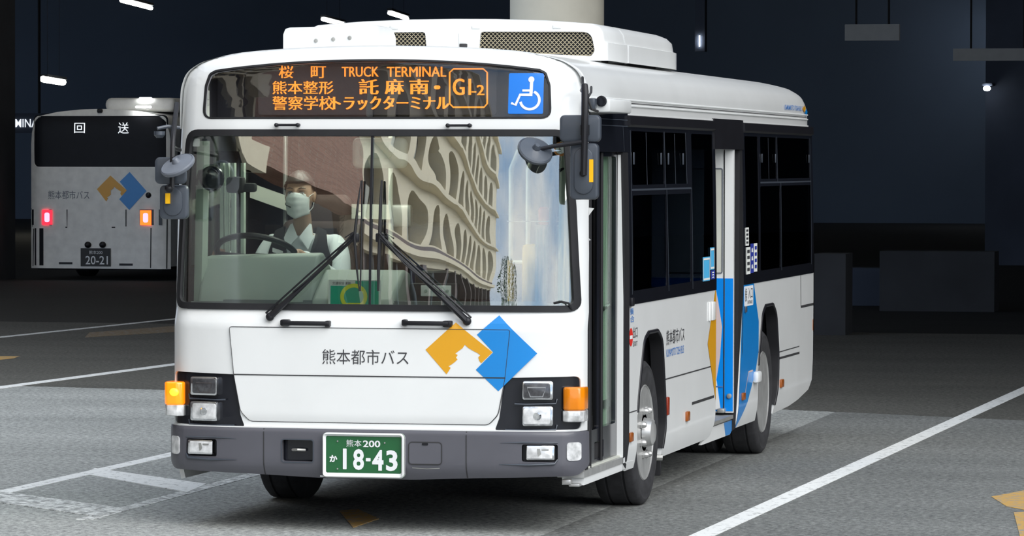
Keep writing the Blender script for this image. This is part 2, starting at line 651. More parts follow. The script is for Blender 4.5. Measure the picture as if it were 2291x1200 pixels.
def text_into(mb, s, box, fn, bold=0.0, spacing=1.0):
    """letters stretched to fill box (u0, v0, u1, v1) and laid on a surface"""
    if any(0x4e00 <= ord(ch) < 0xa000 for ch in s):
        bold = 0                          # dense characters close up when made heavier
    v, f = text_mesh(s, bold, 3, spacing)
    xs, ys = [p[0] for p in v], [p[1] for p in v]
    a, b, c, d = min(xs), max(xs), min(ys), max(ys)
    return mb.add([fn(box[0] + (p[0] - a) / (b - a) * (box[2] - box[0]), box[1] + (p[1] - c) / (d - c) * (box[3] - box[1])) for p in v], f)


def decal(name, s, box, fn, material, parent, bold=0.0, spacing=1.0):
    mb = MB()
    text_into(mb, s, box, fn, bold, spacing)
    return mb.build(name, material, parent, smooth=0, flip=False)


def strip(mb, pts, width, fn, closed=False):
    """thin line of given width along (u, v) points on a surface"""
    n = len(pts)
    P = [Vector(p) for p in pts]
    L, R = [], []
    for i in range(n):
        a = P[i - 1] if (i or closed) else P[i]
        b = P[(i + 1) % n] if (i < n - 1 or closed) else P[i]
        d = (b - a).normalized()
        nn = Vector((-d.y, d.x)) * width / 2
        L.append(fn(*(P[i] + nn)))
        R.append(fn(*(P[i] - nn)))
    m = n if closed else n - 1
    return mb.add(L + R, [(i, (i + 1) % n, n + (i + 1) % n, n + i) for i in range(m)])


def dense(pts, d=0.05):
    o = []
    for a, b in zip(pts[:-1], pts[1:]):
        a, b = Vector(a), Vector(b)
        k = max(1, int((b - a).length / d))
        o += [tuple(a + (b - a) * i / k) for i in range(k)]
    return o + [tuple(pts[-1])]


# ================================================================ THE SETTING
def slab_obj(name, material, x0, x1, y0, y1, z0, z1, label, cat='structure'):
    o = MB().box(x0, x1, y0, y1, z0, z1).build(name, material, None, smooth=0)
    return tag(o, label, cat, kind='structure')


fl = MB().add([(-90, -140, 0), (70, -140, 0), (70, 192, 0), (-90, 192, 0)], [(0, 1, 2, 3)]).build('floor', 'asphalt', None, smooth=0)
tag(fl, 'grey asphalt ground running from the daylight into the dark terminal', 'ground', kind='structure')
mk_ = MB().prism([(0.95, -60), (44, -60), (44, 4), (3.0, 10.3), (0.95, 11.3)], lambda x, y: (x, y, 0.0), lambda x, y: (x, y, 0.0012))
tag(mk_.build('floor', 'asphalt_shade', None, smooth=0), 'asphalt with painted shade along the door side of the bus', 'ground', kind='structure')
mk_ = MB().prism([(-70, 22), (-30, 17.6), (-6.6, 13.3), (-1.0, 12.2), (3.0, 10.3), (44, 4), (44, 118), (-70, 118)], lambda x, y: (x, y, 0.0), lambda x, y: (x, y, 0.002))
tag(mk_.build('floor', 'asphalt_brown_shade', None, smooth=0), 'browner pavement with painted shade under the terminal roof', 'ground', kind='structure')
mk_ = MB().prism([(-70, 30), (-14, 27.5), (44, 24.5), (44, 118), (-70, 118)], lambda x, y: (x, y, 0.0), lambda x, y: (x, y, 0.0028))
tag(mk_.build('floor', 'asphalt_deep_shade', None, smooth=0), 'pavement painted nearly black as shade deep inside the terminal', 'ground', kind='structure')
ZC = 9.0                                                           # ceiling height of the terminal
EDGE_LINE = [(-70.0, 34.0), (-25.0, 22.0), (-10.0, 15.5), (-5.0, 13.6), (2.5, 7.4), (45.0, -6.0)]
mb = MB().prism(EDGE_LINE + [(45.0, 120.0), (-70.0, 120.0)], lambda x, y: (x, y, ZC), lambda x, y: (x, y, ZC + 0.7))
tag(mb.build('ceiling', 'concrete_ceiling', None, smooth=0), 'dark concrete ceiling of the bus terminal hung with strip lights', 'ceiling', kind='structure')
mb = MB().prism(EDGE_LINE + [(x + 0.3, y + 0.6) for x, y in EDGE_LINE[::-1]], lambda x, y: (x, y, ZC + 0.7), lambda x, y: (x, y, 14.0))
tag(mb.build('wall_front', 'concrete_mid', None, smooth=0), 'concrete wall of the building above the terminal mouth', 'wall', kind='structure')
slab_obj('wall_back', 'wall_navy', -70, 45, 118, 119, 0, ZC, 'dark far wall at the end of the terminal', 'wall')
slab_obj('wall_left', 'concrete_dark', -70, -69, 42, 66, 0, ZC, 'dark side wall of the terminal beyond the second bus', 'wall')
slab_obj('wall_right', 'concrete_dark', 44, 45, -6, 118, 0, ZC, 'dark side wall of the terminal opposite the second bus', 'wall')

c = MB().lathe([(0, 0.41), (ZC, 0.41)], (-1.85, 13.75, 0), 'z', 48).build('column', 'concrete_pale', None)
tag(c, 'round pale concrete column rising behind the bus roof', 'column', kind='structure')
p0, p1 = on_y(-160, 100, 44), on_y(33, 100, 44)
p1.x -= 0.52
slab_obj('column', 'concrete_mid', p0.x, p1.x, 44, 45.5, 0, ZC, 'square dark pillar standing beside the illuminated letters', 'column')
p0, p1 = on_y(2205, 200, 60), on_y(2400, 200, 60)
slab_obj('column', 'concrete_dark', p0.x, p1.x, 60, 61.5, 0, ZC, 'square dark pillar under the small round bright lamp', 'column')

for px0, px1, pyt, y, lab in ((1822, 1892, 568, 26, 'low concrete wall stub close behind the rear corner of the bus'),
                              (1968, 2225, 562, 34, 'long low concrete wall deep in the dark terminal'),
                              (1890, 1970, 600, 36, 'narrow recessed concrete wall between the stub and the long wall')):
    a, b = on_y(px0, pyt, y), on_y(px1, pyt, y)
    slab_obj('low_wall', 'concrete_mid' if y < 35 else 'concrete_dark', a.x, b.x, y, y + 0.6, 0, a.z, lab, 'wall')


def marking(name, pts, material, label, z=0.004):
    n = len(pts)
    mb = MB().add([(p[0], p[1], z) for p in pts] + [(p[0], p[1], 0.0) for p in pts],
                  [tuple(range(n))] + [(i, (i + 1) % n, n + (i + 1) % n, n + i) for i in range(n)])
    return tag(mb.build(name, material, None, smooth=0), label, 'road marking', kind='structure')


def line_quad(a, b, wd):
    a, b = Vector(a), Vector(b)
    d = (b - a).normalized()
    nn = Vector((-d.y, d.x)) * wd / 2
    return [a + nn, a - nn, b - nn, b + nn]


marking('road_marking', line_quad((1.735, -2.0), (2.30, 23.0), 0.13), 'road_white', 'long white lane line along the door side of the bus')
marking('road_marking', line_quad((-6.99, 7.5), (-5.2, 40), 0.15), 'road_white', 'white lane line across the asphalt between the two buses')
marking('road_marking', line_quad((-10.6, 15), (-8.9, 50), 0.13), 'road_white', 'thin white lane line deep in the terminal beside the second bus')
marking('road_marking', line_quad((-2.80, 1.2), (-2.755, 7.0), 0.12), 'road_white', 'outer long line of the worn white ladder marking', 0.003)
marking('road_marking', line_quad((-1.72, 0.35), (-1.727, 4.2), 0.10), 'road_white_worn', 'inner long line of the worn white ladder marking', 0.003)
marking('road_marking', [(-2.795, 3.55), (-2.86, 4.0), (-1.787, 2.92), (-1.713, 2.28)], 'road_white', 'bright slanted rung of the white ladder marking near the bumper', 0.005)
marking('road_marking', [(-2.87, 2.1), (-2.72, 1.45), (-1.68, 0.50), (-1.716, 1.08)], 'road_white_worn', 'worn slanted rung of the white ladder marking farther from the bumper', 0.005)


def gp(*pts):
    return [on_z(*p)[:2] for p in pts]


marking('road_marking', gp((2218, 1113), (2252, 1135), (2330, 1150), (2330, 1092)), 'road_yellow', 'faded yellow paint patch beyond the white lane line')
marking('road_marking', gp((2268, 1148), (2285, 1215), (2330, 1215), (2330, 1146)), 'road_yellow', 'second faded yellow paint patch beside the first one')
marking('road_marking', gp((760, 1145), (790, 1182), (848, 1162), (800, 1141)), 'road_yellow', 'small faded yellow paint patch before the bus')
marking('road_marking', gp((-30, 809), (-30, 798), (44, 798), (30, 803)), 'road_yellow', 'short faded yellow stripe between the white lane lines')
marking('road_marking', gp((190, 756), (200, 745), (420, 728), (420, 742)), 'road_yellow_faint', 'long faded yellow stripe in the shade near the second bus')


# strip lights on the ceiling: thing > housing, tube
def strip_light(p, q, label, lamp='lamp_white', wd=0.16, zl=6.36):
    a, b = on_z(p[0], p[1], zl), on_z(q[0], q[1], zl)
    t = thing('ceiling_light', label, 'lamp', tuple((a + b) / 2), group='strip lights of the terminal')
    d = (b - a).normalized()
    s = d.cross(Vector((0, 0, 1)))
    mb = MB()
    wd *= 0.45
    mb.add([a + s * wd + Vector((0, 0, z)) for z in (0.07, 0.14)] + [a - s * wd + Vector((0, 0, z)) for z in (0.07, 0.14)] +
           [b + s * wd + Vector((0, 0, z)) for z in (0.07, 0.14)] + [b - s * wd + Vector((0, 0, z)) for z in (0.07, 0.14)],
           [(0, 1, 3, 2), (4, 6, 7, 5), (0, 4, 5, 1), (2, 3, 7, 6), (0, 2, 6, 4), (1, 5, 7, 3)])
    mb.build('housing', 'concrete_dark', t, smooth=0)
    for p_ in (a + (b - a) * 0.2, a + (b - a) * 0.8):
        MB().tube([p_ + Vector((0, 0, 0.1)), (p_.x, p_.y, ZC + 0.01)], 0.006, 6).build('hanger', 'underbody', t)
    MB().tube([a + Vector((0, 0, 0.0)), b], wd * 0.8, 8).build('tube', lamp, t)
    return t


strip_light((272, 1), (338, 18), 'slanted strip light highest above the second bus')
strip_light((722, 43), (769, 55), 'strip light just above the small roof box of the bus')
strip_light((871, 29), (911, 42), 'strip light just above the air conditioner edge of the bus')
strip_light((97, 177), (141, 184), 'warm strip light above the illuminated letters', wd=0.26, zl=4.3)
strip_light((2219, 67), (2300, 77), 'bright strip light alone beyond the tail of the bus', 'lamp_cool', 0.15)
for yy, lab in ((36.0, 'nearest'), (39.0, 'middle'), (42.0, 'farthest')):  # out of view, added to light the rear of the second bus
    t = thing('ceiling_light', 'added unseen strip light high before the second bus, %s of the row' % lab, 'lamp', (-16.0, yy, 8.8), group='strip lights of the terminal')
    MB().tube([(-17.6, yy, 8.8), (-14.4, yy, 8.8)], 0.07, 8).build('tube', 'lamp_fill', t)
    MB().box(-17.7, -14.3, yy - 0.1, yy + 0.1, 8.9, ZC + 0.01).build('housing', 'concrete_dark', t, smooth=0)
a = on_y(2208, 198, 59.5)
t = thing('ceiling_light', 'small round bright lamp on the dark pillar', 'lamp', tuple(a))
MB().ball(a, (0.075, 0.05, 0.05)).build('bulb', 'lamp_cool', t)
MB().rbox(a + Vector((0, 0.27, 0.08)), (0.2, 0.45, 0.06), 0.01).build('bracket', 'concrete_dark', t)
a, b = on_y(1565, 80, 60), on_y(1565, 104, 60)
t = thing('wall_light', 'short upright light bar in the dark beside the air conditioner', 'lamp', tuple(a))
MB().tube([a, b], 0.011, 6).build('tube', 'lamp_cool', t)
MB().box(a.x - 0.1, a.x + 0.1, 60.03, 60.3, b.z - 0.1, ZC).build('mounting', 'concrete_dark', t, smooth=0)

# hanging boards deep in the terminal
for (x0, y0, x1, y1, y, lab) in ((1890, 54, 2012, 91, 45, 'dim grey board hanging from the ceiling far behind the bus'),
                                 (2132, 108, 2330, 136, 52, 'dim wide board hanging under the bright strip light')):
    a, b = on_y(x0, y1, y), on_y(x1, y0, y)
    t = thing('hanging_sign', lab, 'sign', ((a.x + b.x) / 2, y, b.z), group='boards hanging from the terminal ceiling')
    MB().box(a.x, b.x, y, y + 0.12, a.z, b.z).build('board', 'dim_sign', t, smooth=0)
    for k in (0.2, 0.8):
        xx = a.x + (b.x - a.x) * k
        MB().tube([(xx, y + 0.06, b.z), (xx, y + 0.06, ZC + 0.01)], 0.02, 6).build('hanger', 'underbody', t)

# illuminated letters partly hidden behind the second bus
a, b = on_y(-2, 285, 62), on_y(94, 266, 62)
t = thing('illuminated_sign', 'white illuminated letters hanging in the dark beside the second bus', 'sign', ((a.x + b.x) / 2, 62, a.z))
decal('lettering', 'TERMINAL', (a.x, a.z, b.x, b.z), lambda u, v: (u, 62.0, v), 'lit_letters', t, 0.008)
MB().box(a.x - 0.1, b.x + 0.1, 62.03, 62.2, a.z - 0.12, b.z + 0.12).build('backing', 'concrete_dark', t, smooth=0)
for k in (0.1, 0.9):
    xx = a.x + (b.x - a.x) * k
    MB().tube([(xx, 62.1, b.z), (xx, 62.1, ZC + 0.01)], 0.03, 6).build('hanger', 'underbody', t)


# ================================================================ THE BUS  (front at y = 0, forward is -y, door side x = +1.15)
BUS = thing('city_bus', 'white city bus with blue and yellow logo and orange route display', 'bus', (0, 4.3, 0))
HALF = [(1.132, 2.25), (1.129, 2.36), (1.118, 2.42), (1.092, 2.475), (1.042, 2.515), (0.97, 2.545), (0.78, 2.583), (0.44, 2.607), (0.0, 2.617)]


def smooth_half(h, n=4):
    """Catmull-Rom through the half outline"""
    P = [Vector(h[0]) * 2 - Vector(h[1])] + [Vector(p) for p in h] + [Vector((-h[-2][0], h[-2][1]))]
    o = []
    for i in range(1, len(P) - 2):
        p0, p1, p2, p3 = P[i - 1:i + 3]
        for k in range(n):
            t = k / n
            o.append(tuple(0.5 * ((2 * p1) + (p2 - p0) * t + (2 * p0 - 5 * p1 + 4 * p2 - p3) * t * t + (3 * p1 - p0 - 3 * p2 + p3) * t ** 3)))
    return o + [tuple(h[-1])]


TOPH = smooth_half(HALF)


def SX(z):
    x = 1.15
    if z > 1.2:
        x -= 0.018 * ((z - 1.2) / 1.05) ** 2
    if z < 0.42:
        x -= 0.03 * ((0.42 - z) / 0.2) ** 2
    return x


EDGE = [Vector((SX(z), z)) for z in (0.2, 0.5, 0.9, 1.2, 1.5, 1.8, 2.05, 2.2)] + [Vector(p) for p in TOPH]


def edge_dist(x, z):
    p = Vector((abs(x), z))
    best = 9
    for a, b in zip(EDGE[:-1], EDGE[1:]):
        d = b - a
        t = max(0, min(1, (p - a).dot(d) / d.length_squared))
        best = min(best, (p - a - t * d).length)
    return best


def lean(z):
    if z >= 1.2:
        t = z - 1.2
        return 0.0175 * t + 0.04 * t * t
    t = min(1, (1.2 - z) / 0.11)
    return -0.035 * (t * t * (3 - 2 * t))


def front_y(x, z, fillet=True):
    a = abs(x)
    y = lean(z) + 0.03 * x * x + 0.45 * max(0, a - 0.72) ** 2
    if fillet:
        R = 0.12
        d = edge_dist(x, z)
        if d < R:
            y += R - math.sqrt(max(0, R * R - (R - d) ** 2))
    return y


def F(off=0.0):
    return lambda x, z: (x, front_y(x, z) - off, z)


def fp(px, py, off=0.0):
    """pixel -> (x, z) on the front surface"""
    y = 0
    for _ in range(12):
        p = on_y(px, py, y)
        y = front_y(max(-1.149, min(1.149, p.x)), p.z) - off
    return (p.x, p.z)


def S(off=0.0, side=1):
    return lambda y, z: (side * (SX(z) + off), y, z)


def sp(px, py, x=1.15):
    p = on_x(px, py, x)
    return (p.y, p.z)


def half_outline(z0, inset=0.0):
    right = [(SX(z) - inset, z) for z in np.linspace(z0, 2.2, 14)] + [(p[0] - inset * (1 if p[0] > 0.9 else 0), p[1] - inset) for p in TOPH]
    left = [(-p[0], p[1]) for p in right[::-1][1:]]
    return right + left


CUX = [s * v for s in (-1, 1) for v in (1.145, 1.138, 1.128, 1.118, 1.105, 1.09, 1.07, 1.045, 1.02)]
CUZ = [2.612, 2.605, 2.597, 2.588, 2.578, 2.567, 2.555, 2.54, 2.525, 2.51, 2.49, 2.47, 2.45, 1.2, 1.17, 1.145, 1.12, 1.09]
YR = 8.63                                                        # rear end

# ---- front shell with openings for the windscreen, the route display and the lamps
WS = roundpoly([(-1.118, 1.20), (1.118, 1.20), (1.09, 1.75), (1.055, 2.15), (-1.055, 2.15), (-1.09, 1.75)], [0.05, 0.05, 0.5, 0.07, 0.07, 0.5], 6)
SGT = [(x, 2.537 - 0.058 * (abs(x) / 0.93) ** 2.2) for x in np.linspace(0.90, -0.90, 25)]
SG = roundpoly([(-0.968, 2.222), (0.968, 2.222), (0.958, 2.40), (0.935, 2.466)] + SGT + [(-0.935, 2.466), (-0.958, 2.40)], [0.05, 0.05, 0.08, 0.03] + [0] * 25 + [0.03, 0.08], 5)
LAMP = {}
for s in (1, -1):
    LAMP[s] = roundpoly([(s * 0.745, 0.838), (s * 1.128, 0.846), (s * 1.134, 0.60), (s * 1.128, 0.562), (s * 0.692, 0.558), (s * 0.715, 0.62)],
                        [0.01, 0.03, 0.02, 0.02, 0.008, 0.02], 4)
patch('front_panel', half_outline(0.552), F(), 'white_paint', BUS, holes=[WS, SG, LAMP[1], LAMP[-1]], step=0.035, cuts_u=CUX, cuts_v=CUZ, thick=0.03, facing=(0, -1, 0))

# ---- windscreen: gasket, pane, mullion
patch('windshield', ring(WS, 0.006), F(-0.008), 'windshield_glass', BUS, step=0.03, cuts_u=CUX, cuts_v=[], thick=0.006, facing=(0, -1, 0), smooth=80)
WSI = roundpoly([(-1.098, 1.222), (1.098, 1.222), (1.07, 1.75), (1.036, 2.128), (-1.036, 2.128), (-1.07, 1.75)], [0.04, 0.04, 0.5, 0.055, 0.055, 0.5], 6)
gk = patch('windshield_gasket', ring(WS, 0.012), F(0.012), 'black_rubber', BUS, holes=[WSI], step=0.05, cuts_u=CUX, cuts_v=[], thick=0.02, facing=(0, -1, 0))
mb = MB()
for z in np.linspace(1.21, 2.13, 24)[:-1]:
    z2 = z + 0.04
    mb.add([F(o)(x, q) for q in (z, z2) for x, o in ((-0.006, -0.004), (0.006, -0.004), (0.006, 0.005), (-0.006, 0.005))],
           [(0, 1, 5, 4), (1, 2, 6, 5), (2, 3, 7, 6), (3, 0, 4, 7)])
mb.build('windshield_mullion', 'black_satin', BUS)

# ---- route display behind its own pane
sgn = patch('destination_display', ring(SG, 0.004), F(-0.012), 'sign_glass', BUS, step=0.06, cuts_u=CUX[:9], cuts_v=CUZ[6:13], thick=0.005, facing=(0, -1, 0))
SGI = ring(SG, -0.007)
patch('display_gasket', ring(SG, 0.003), F(0.003), 'black_rubber', sgn, holes=[SGI], step=0.06, cuts_v=CUZ[6:13], thick=0.012, facing=(0, -1, 0))
mb = MB().box(-0.96, 0.96, 0.32, 0.34, 2.19, 2.54)
mb.box(-0.955, 0.955, 0.18, 0.34, 2.20, 2.215)
mb.box(-0.955, -0.945, 0.20, 0.34, 2.215, 2.45).box(0.945, 0.955, 0.20, 0.34, 2.215, 2.45)
mb.build('display_box', 'led_box', sgn, smooth=0)
YL = 0.20                                                         # plane of the light dots


def lp(px, py):
    p = on_y(px, py, YL)
    return (p.x, p.z)


a, b = lp(577, 257), lp(1110, 148)
patch('display_panel', rrect(a[0], a[1], b[0], b[1], 0.015, 3), lambda x, z: (x, YL + 0.006, z), 'led_panel', sgn, step=None, thick=0.03, facing=(0, -1, 0))
LED = lambda u, v: (u, YL, v)
for s, x0, y0, x1, y1, bd in (('桜', 624, 147, 656, 175, 0.012), ('町', 696, 148, 729, 175, 0.012), ('TRUCK', 765, 149, 847, 172, 0.012), ('TERMINAL', 866, 149, 998, 172, 0.012),
                              ('熊本整形', 610, 181, 746, 211, 0.012), ('託', 804, 177, 846, 211, 0.03), ('麻', 862, 177, 903, 211, 0.03), ('南', 917, 177, 958, 211, 0.03),
                              ('・', 972, 191, 984, 200, 0.03), ('警察学校', 610, 215, 747, 246, 0.012), ('トラックターミナル', 746, 215, 1004, 246, 0.03),
                              ('G1', 1014, 176, 1053, 213, 0.025), ('-2', 1056, 190, 1083, 213, 0.02)):
    p, q = lp(x0, y1), lp(x1, y0)
    mb = MB()
    for dx, dy in ((-1, 0), (1, 1), (0, 2)):
        k = bd * 0.12
        text_into(mb, s, (p[0], p[1], q[0], q[1]), lambda u, v: (u + dx * k, YL - dy * 0.0006, v))
    mb.build('display_text', 'led_orange', sgn, smooth=0, flip=False)
oc = [lp(*p) for p in ((1015, 154), (1081, 154), (1090, 162), (1090, 232), (1083, 240), (1014, 240), (1006, 232), (1006, 162))]
strip(MB(), oc, 0.009, LED, True).build('display_border', 'led_orange', sgn, smooth=0)

# ---- wheelchair sign beside the display
p, q = fp(1137, 255, -0.01), fp(1218, 164, -0.01)
wx, wz, ww, wh = p[0], p[1], q[0] - p[0], q[1] - p[1]
whl = patch('wheelchair_sign', rrect(p[0], p[1], q[0], q[1], 0.008, 3), F(-0.004), 'sign_blue', BUS, step=0.06, thick=0.003, facing=(0, -1, 0))


def wc(u, v):
    return (wx + u * ww, wz + v * wh)


mb = MB()
W8 = F(-0.002)
mb2 = [(wc(0.65 + 0.085 * math.cos(t), 0.845 + 0.075 * math.sin(t))) for t in np.linspace(0, 2 * PI, 20, endpoint=False)]
mb.add([W8(*p) for p in mb2], [tuple(range(20))])
strip(mb, [wc(0.66, 0.82), wc(0.65, 0.50)], 0.017, W8)
strip(mb, [wc(0.69, 0.47), wc(0.34, 0.47), wc(0.215, 0.22), wc(0.09, 0.27)], 0.014, W8)
strip(mb, [wc(0.40, 0.575), wc(0.66, 0.575)], 0.012, W8)
strip(mb, [wc(0.62 + 0.27 * math.cos(t), 0.34 + 0.225 * math.sin(t)) for t in np.linspace(PI * 1.06, PI * 2.36, 24)], 0.014, W8)
mb.build('wheelchair_symbol', 'white_print', whl, smooth=0, flip=False)


# ---- grab handles
def handle(name, a, b, r, out_, parent, material='black_satin'):
    """bar between two posts on the front surface"""
    mb = MB()
    A, B = Vector(F(out_)(*a)), Vector(F(out_)(*b))
    mb.tube([A, A + (B - A) * 0.1, (A + B) / 2, B - (B - A) * 0.1, B], [r * 1.5, r, r, r, r * 1.5], 10)
    for p in (a, b):
        mb.tube([F(-0.004)(*p), F(out_)(*p)], r * 1.3, 8)
        mb.ball(F(out_)(*p), (r * 1.6, r * 1.6, r * 1.6), 10, 8)
    return mb.build(name, material, parent)


handle('grab_handle', fp(621, 280), fp(669, 280), 0.007, 0.03, BUS)
handle('grab_handle', fp(1004, 281), fp(1053, 281), 0.007, 0.03, BUS)
for (x0, x1, big) in ((634, 741, 634), (901, 1009, 1009)):
    a, b = fp(x0 + 6, 722), fp(x1 - 6, 725)
    mb = MB()
    A, B = Vector(F(0.035)(*a)), Vector(F(0.035)(*b))
    c = (A + B) / 2
    mb.rbox(c, ((B - A).length + 0.02, 0.022, 0.024), 0.008)
    for p in (a, b):
        q = Vector(F(0.012)(*p))
        mb.rbox(q, (0.05 if abs(p[0] - fp(big, 722)[0]) < 0.05 else 0.028, 0.05, 0.034), 0.008)
    mb.build('grab_handle', 'black_satin', BUS)

# ---- lower front hatch, its seams
HT = roundpoly([(-0.776, 1.095), (0.776, 1.095), (0.75, 0.837), (0.712, 0.64), (0.66, 0.586), (-0.66, 0.586), (-0.712, 0.64), (-0.75, 0.837)], [0.012, 0.012, 0.3, 0.08, 0.05, 0.05, 0.08, 0.3], 5)


def hatch_off(x, z):
    o = 0.010
    if z < 0.64:
        t = (0.64 - z) / 0.054
        o -= 0.0085 * t * t
    return (x, front_y(x, z) - o, z)


hb = patch('front_hatch', HT, hatch_off, 'white_paint', BUS, step=0.06, cuts_v=[0.6, 0.61, 0.62, 0.63, 0.64, 0.65, 1.085, 1.075], thick=0.012, facing=(0, -1, 0))
patch('hatch_seal', ring(HT, 0.002), F(0.0012), 'seam_dark', BUS, holes=[ring(HT, -0.006)], step=0.06, thick=0.004, facing=(0, -1, 0))
strip(MB(), dense([(-0.752, 0.838), (0.752, 0.838)]), 0.006, lambda x, z: (x, front_y(x, z) - 0.0130, z)).build('hatch_seam', 'seam_dark', hb, smooth=0, flip=False)
strip(MB(), dense([(-0.70, 0.556), (0.70, 0.556)]), 0.006, F(0.002)).build('skirt_seam', 'seam_dark', BUS, smooth=0, flip=False)

# ---- name and logo on the front
strip(MB(), dense(HT + HT[:1], 0.03)[:-1], 0.0028, lambda x, z: (x, hatch_off(x, z)[1] - 0.0028, z), True).build('hatch_seam', 'seam_dark', hb, smooth=0, flip=False)
HF = lambda o: (lambda x, z: (x, hatch_off(x, z)[1] - o if abs(x) < 0.77 and z < 1.096 else front_y(x, z) - o, z))
p, q = fp(721, 815, 0.012), fp(914, 784, 0.012)
decal('front_lettering', '熊本都市バス', (p[0], p[1], q[0], q[1]), HF(0.002), 'dark_print', hb, 0.0)


def emblem(name_y, name_b, cv, fn, parent, my='logo_yellow', mbm='logo_blue', step=0.04, castle=True):
    """cv maps emblem units (0..1, 0..1) to the surface's (u, v): yellow diamond with a castle cut out of it, blue diamond"""
    yel = [(0.0, 0.547), (0.272, 0.906), (0.6, 0.513), (0.499, 0.37)]
    cas = [(0.482, 0.40), (0.472, 0.447), (0.49, 0.475), (0.47, 0.50), (0.43, 0.53), (0.385, 0.568), (0.352, 0.612), (0.33, 0.565), (0.295, 0.53), (0.266, 0.495), (0.288, 0.478),
           (0.272, 0.442), (0.287, 0.42), (0.262, 0.385), (0.235, 0.355), (0.205, 0.33), (0.225, 0.31), (0.205, 0.26), (0.188, 0.224)] if castle else [(0.36, 0.56), (0.26, 0.45), (0.2, 0.225)]
    patch(name_y, [cv(*p) for p in yel + cas], fn, my, parent, step=step, facing=None, smooth=0)
    blu = [(0.66, 1.0), (1.0, 0.498), (0.652, 0.0), (0.45, 0.283), (0.606, 0.513), (0.46, 0.745)]
    patch(name_b, [cv(*p) for p in blu], fn, mbm, parent, step=step, facing=None, smooth=0)


def cvf(u, v):
    return fp(952 + u * 250, 876 - v * 170, 0.012)


emblem('logo_yellow', 'logo_blue', cvf, lambda x, z: (x, front_y(x, z) - 0.0118, z), BUS)

# ---- head lamp clusters
for s in (1, -1):
    hl = patch('headlamp_cluster', ring(LAMP[s], 0.003), F(-0.014), 'black_gloss', BUS, step=0.05, cuts_u=CUX, thick=0.01, facing=(0, -1, 0))
    for (z0, z1, kind) in ((0.722, 0.822, 'high'), (0.583, 0.688, 'low')):
        x0, x1 = 0.838, 1.002
        cx, cz = s * (x0 + x1) / 2, (z0 + z1) / 2
        y = front_y(cx, cz) + 0.012
        rz = Matrix.Rotation(s * 0.22, 3, 'Z')
        hd = MB().slab((cx, y - 0.012, cz), (x1 - x0, 0.05, z1 - z0), 0.012, 3, 0.004, rz).build('headlight', 'chrome' if kind == 'high' else 'reflector', hl)
        MB().slab((cx, y - 0.035, cz), (x1 - x0 - 0.02, 0.012, z1 - z0 - 0.02), 0.01, 3, 0.003, rz).build('headlight_lens', 'headlamp_dark' if kind == 'high' else 'lens_clear', hd)
        if kind == 'low':
            MB().lathe([(-0.045, 0.0), (-0.045, 0.018), (-0.02, 0.038)], (cx, y, cz), 'y', 20, None).build('headlight_bulb', 'reflector', hd)
        else:
            MB().add([rz @ Vector(p) + Vector((cx, y - 0.043, cz)) for p in ((-0.05, 0, 0.02), (0.05, 0, 0.02), (0.035, 0, -0.035), (-0.035, 0, -0.035), (-0.05, 0, 0.014), (0.05, 0, 0.014), (0.03, 0, -0.03), (-0.03, 0, -0.03))],
                     [(0, 4, 7, 3), (1, 5, 6, 2), (3, 7, 6, 2), (0, 1, 5, 4)]).build('headlight_reflector', 'chrome', hd, smooth=0)
        # bright lip below the lamp
        mb = MB().tube([F(0.004)(s * 1.02, z0 + 0.005), F(0.008)(s * 1.015, z0 - 0.02), F(0.008)(s * 0.86, z0 - 0.024), F(0.004)(s * (0.80 if kind == 'high' else 0.75), z0 - 0.022)], 0.005, 6)
        mb.build('lamp_lip', 'mirror_grey', hl)
    # turn signal wrapping the corner
    x0, x1 = 1.045, 1.15
    lit = s < 0
    prof = lambda o: [(s * 1.052, 0.03), (s * 1.085, 0.012), (s * 1.145, 0.02), (s * 1.166, 0.05), (s * 1.168, 0.15), (s * 1.12, 0.20), (s * 1.052, 0.12)]
    mb = MB()
    o1 = prof(0.0)
    mb.prism(o1, lambda a, b: (a, b, 0.665), lambda a, b: (a, b, 0.79))
    am = mb.build('turn_signal', 'amber_lit' if lit else 'amber', BUS, smooth=50)
    bv = am.modifiers.new('round', 'BEVEL')
    bv.width, bv.segments, bv.limit_method = 0.012, 3, 'ANGLE'
    cl = MB().prism([(a * 0.998, b + 0.004) for a, b in o1], lambda a, b: (a, b, 0.605), lambda a, b: (a, b, 0.665)).build('marker_lens', 'lens_clear', am, smooth=50)
    bv = cl.modifiers.new('round', 'BEVEL')
    bv.width, bv.segments, bv.limit_method = 0.006, 2, 'ANGLE'
    if lit:
        MB().ball((s * 1.10, 0.016, 0.735), (0.026, 0.012, 0.022)).build('turn_bulb', 'bulb_glow', am)

# ---- bumper
BO = 0.03


def BF(off=0.0):
    def g(x, z):
        a = abs(x)
        y = -0.035 + 0.03 * x * x + 0.45 * max(0, a - 0.72) ** 2 - BO
        d = 1.166 - a
        R = 0.13
        if d < R:
            y += R - math.sqrt(max(0, R * R - (R - max(0, d)) ** 2))
        t = max(0, (0.385 - z) / 0.1)
        t2 = max(0, (z - 0.53) / 0.025)
        return (x, y + 0.05 * t * t + 0.012 * t2 * t2 - off, z)
    return g


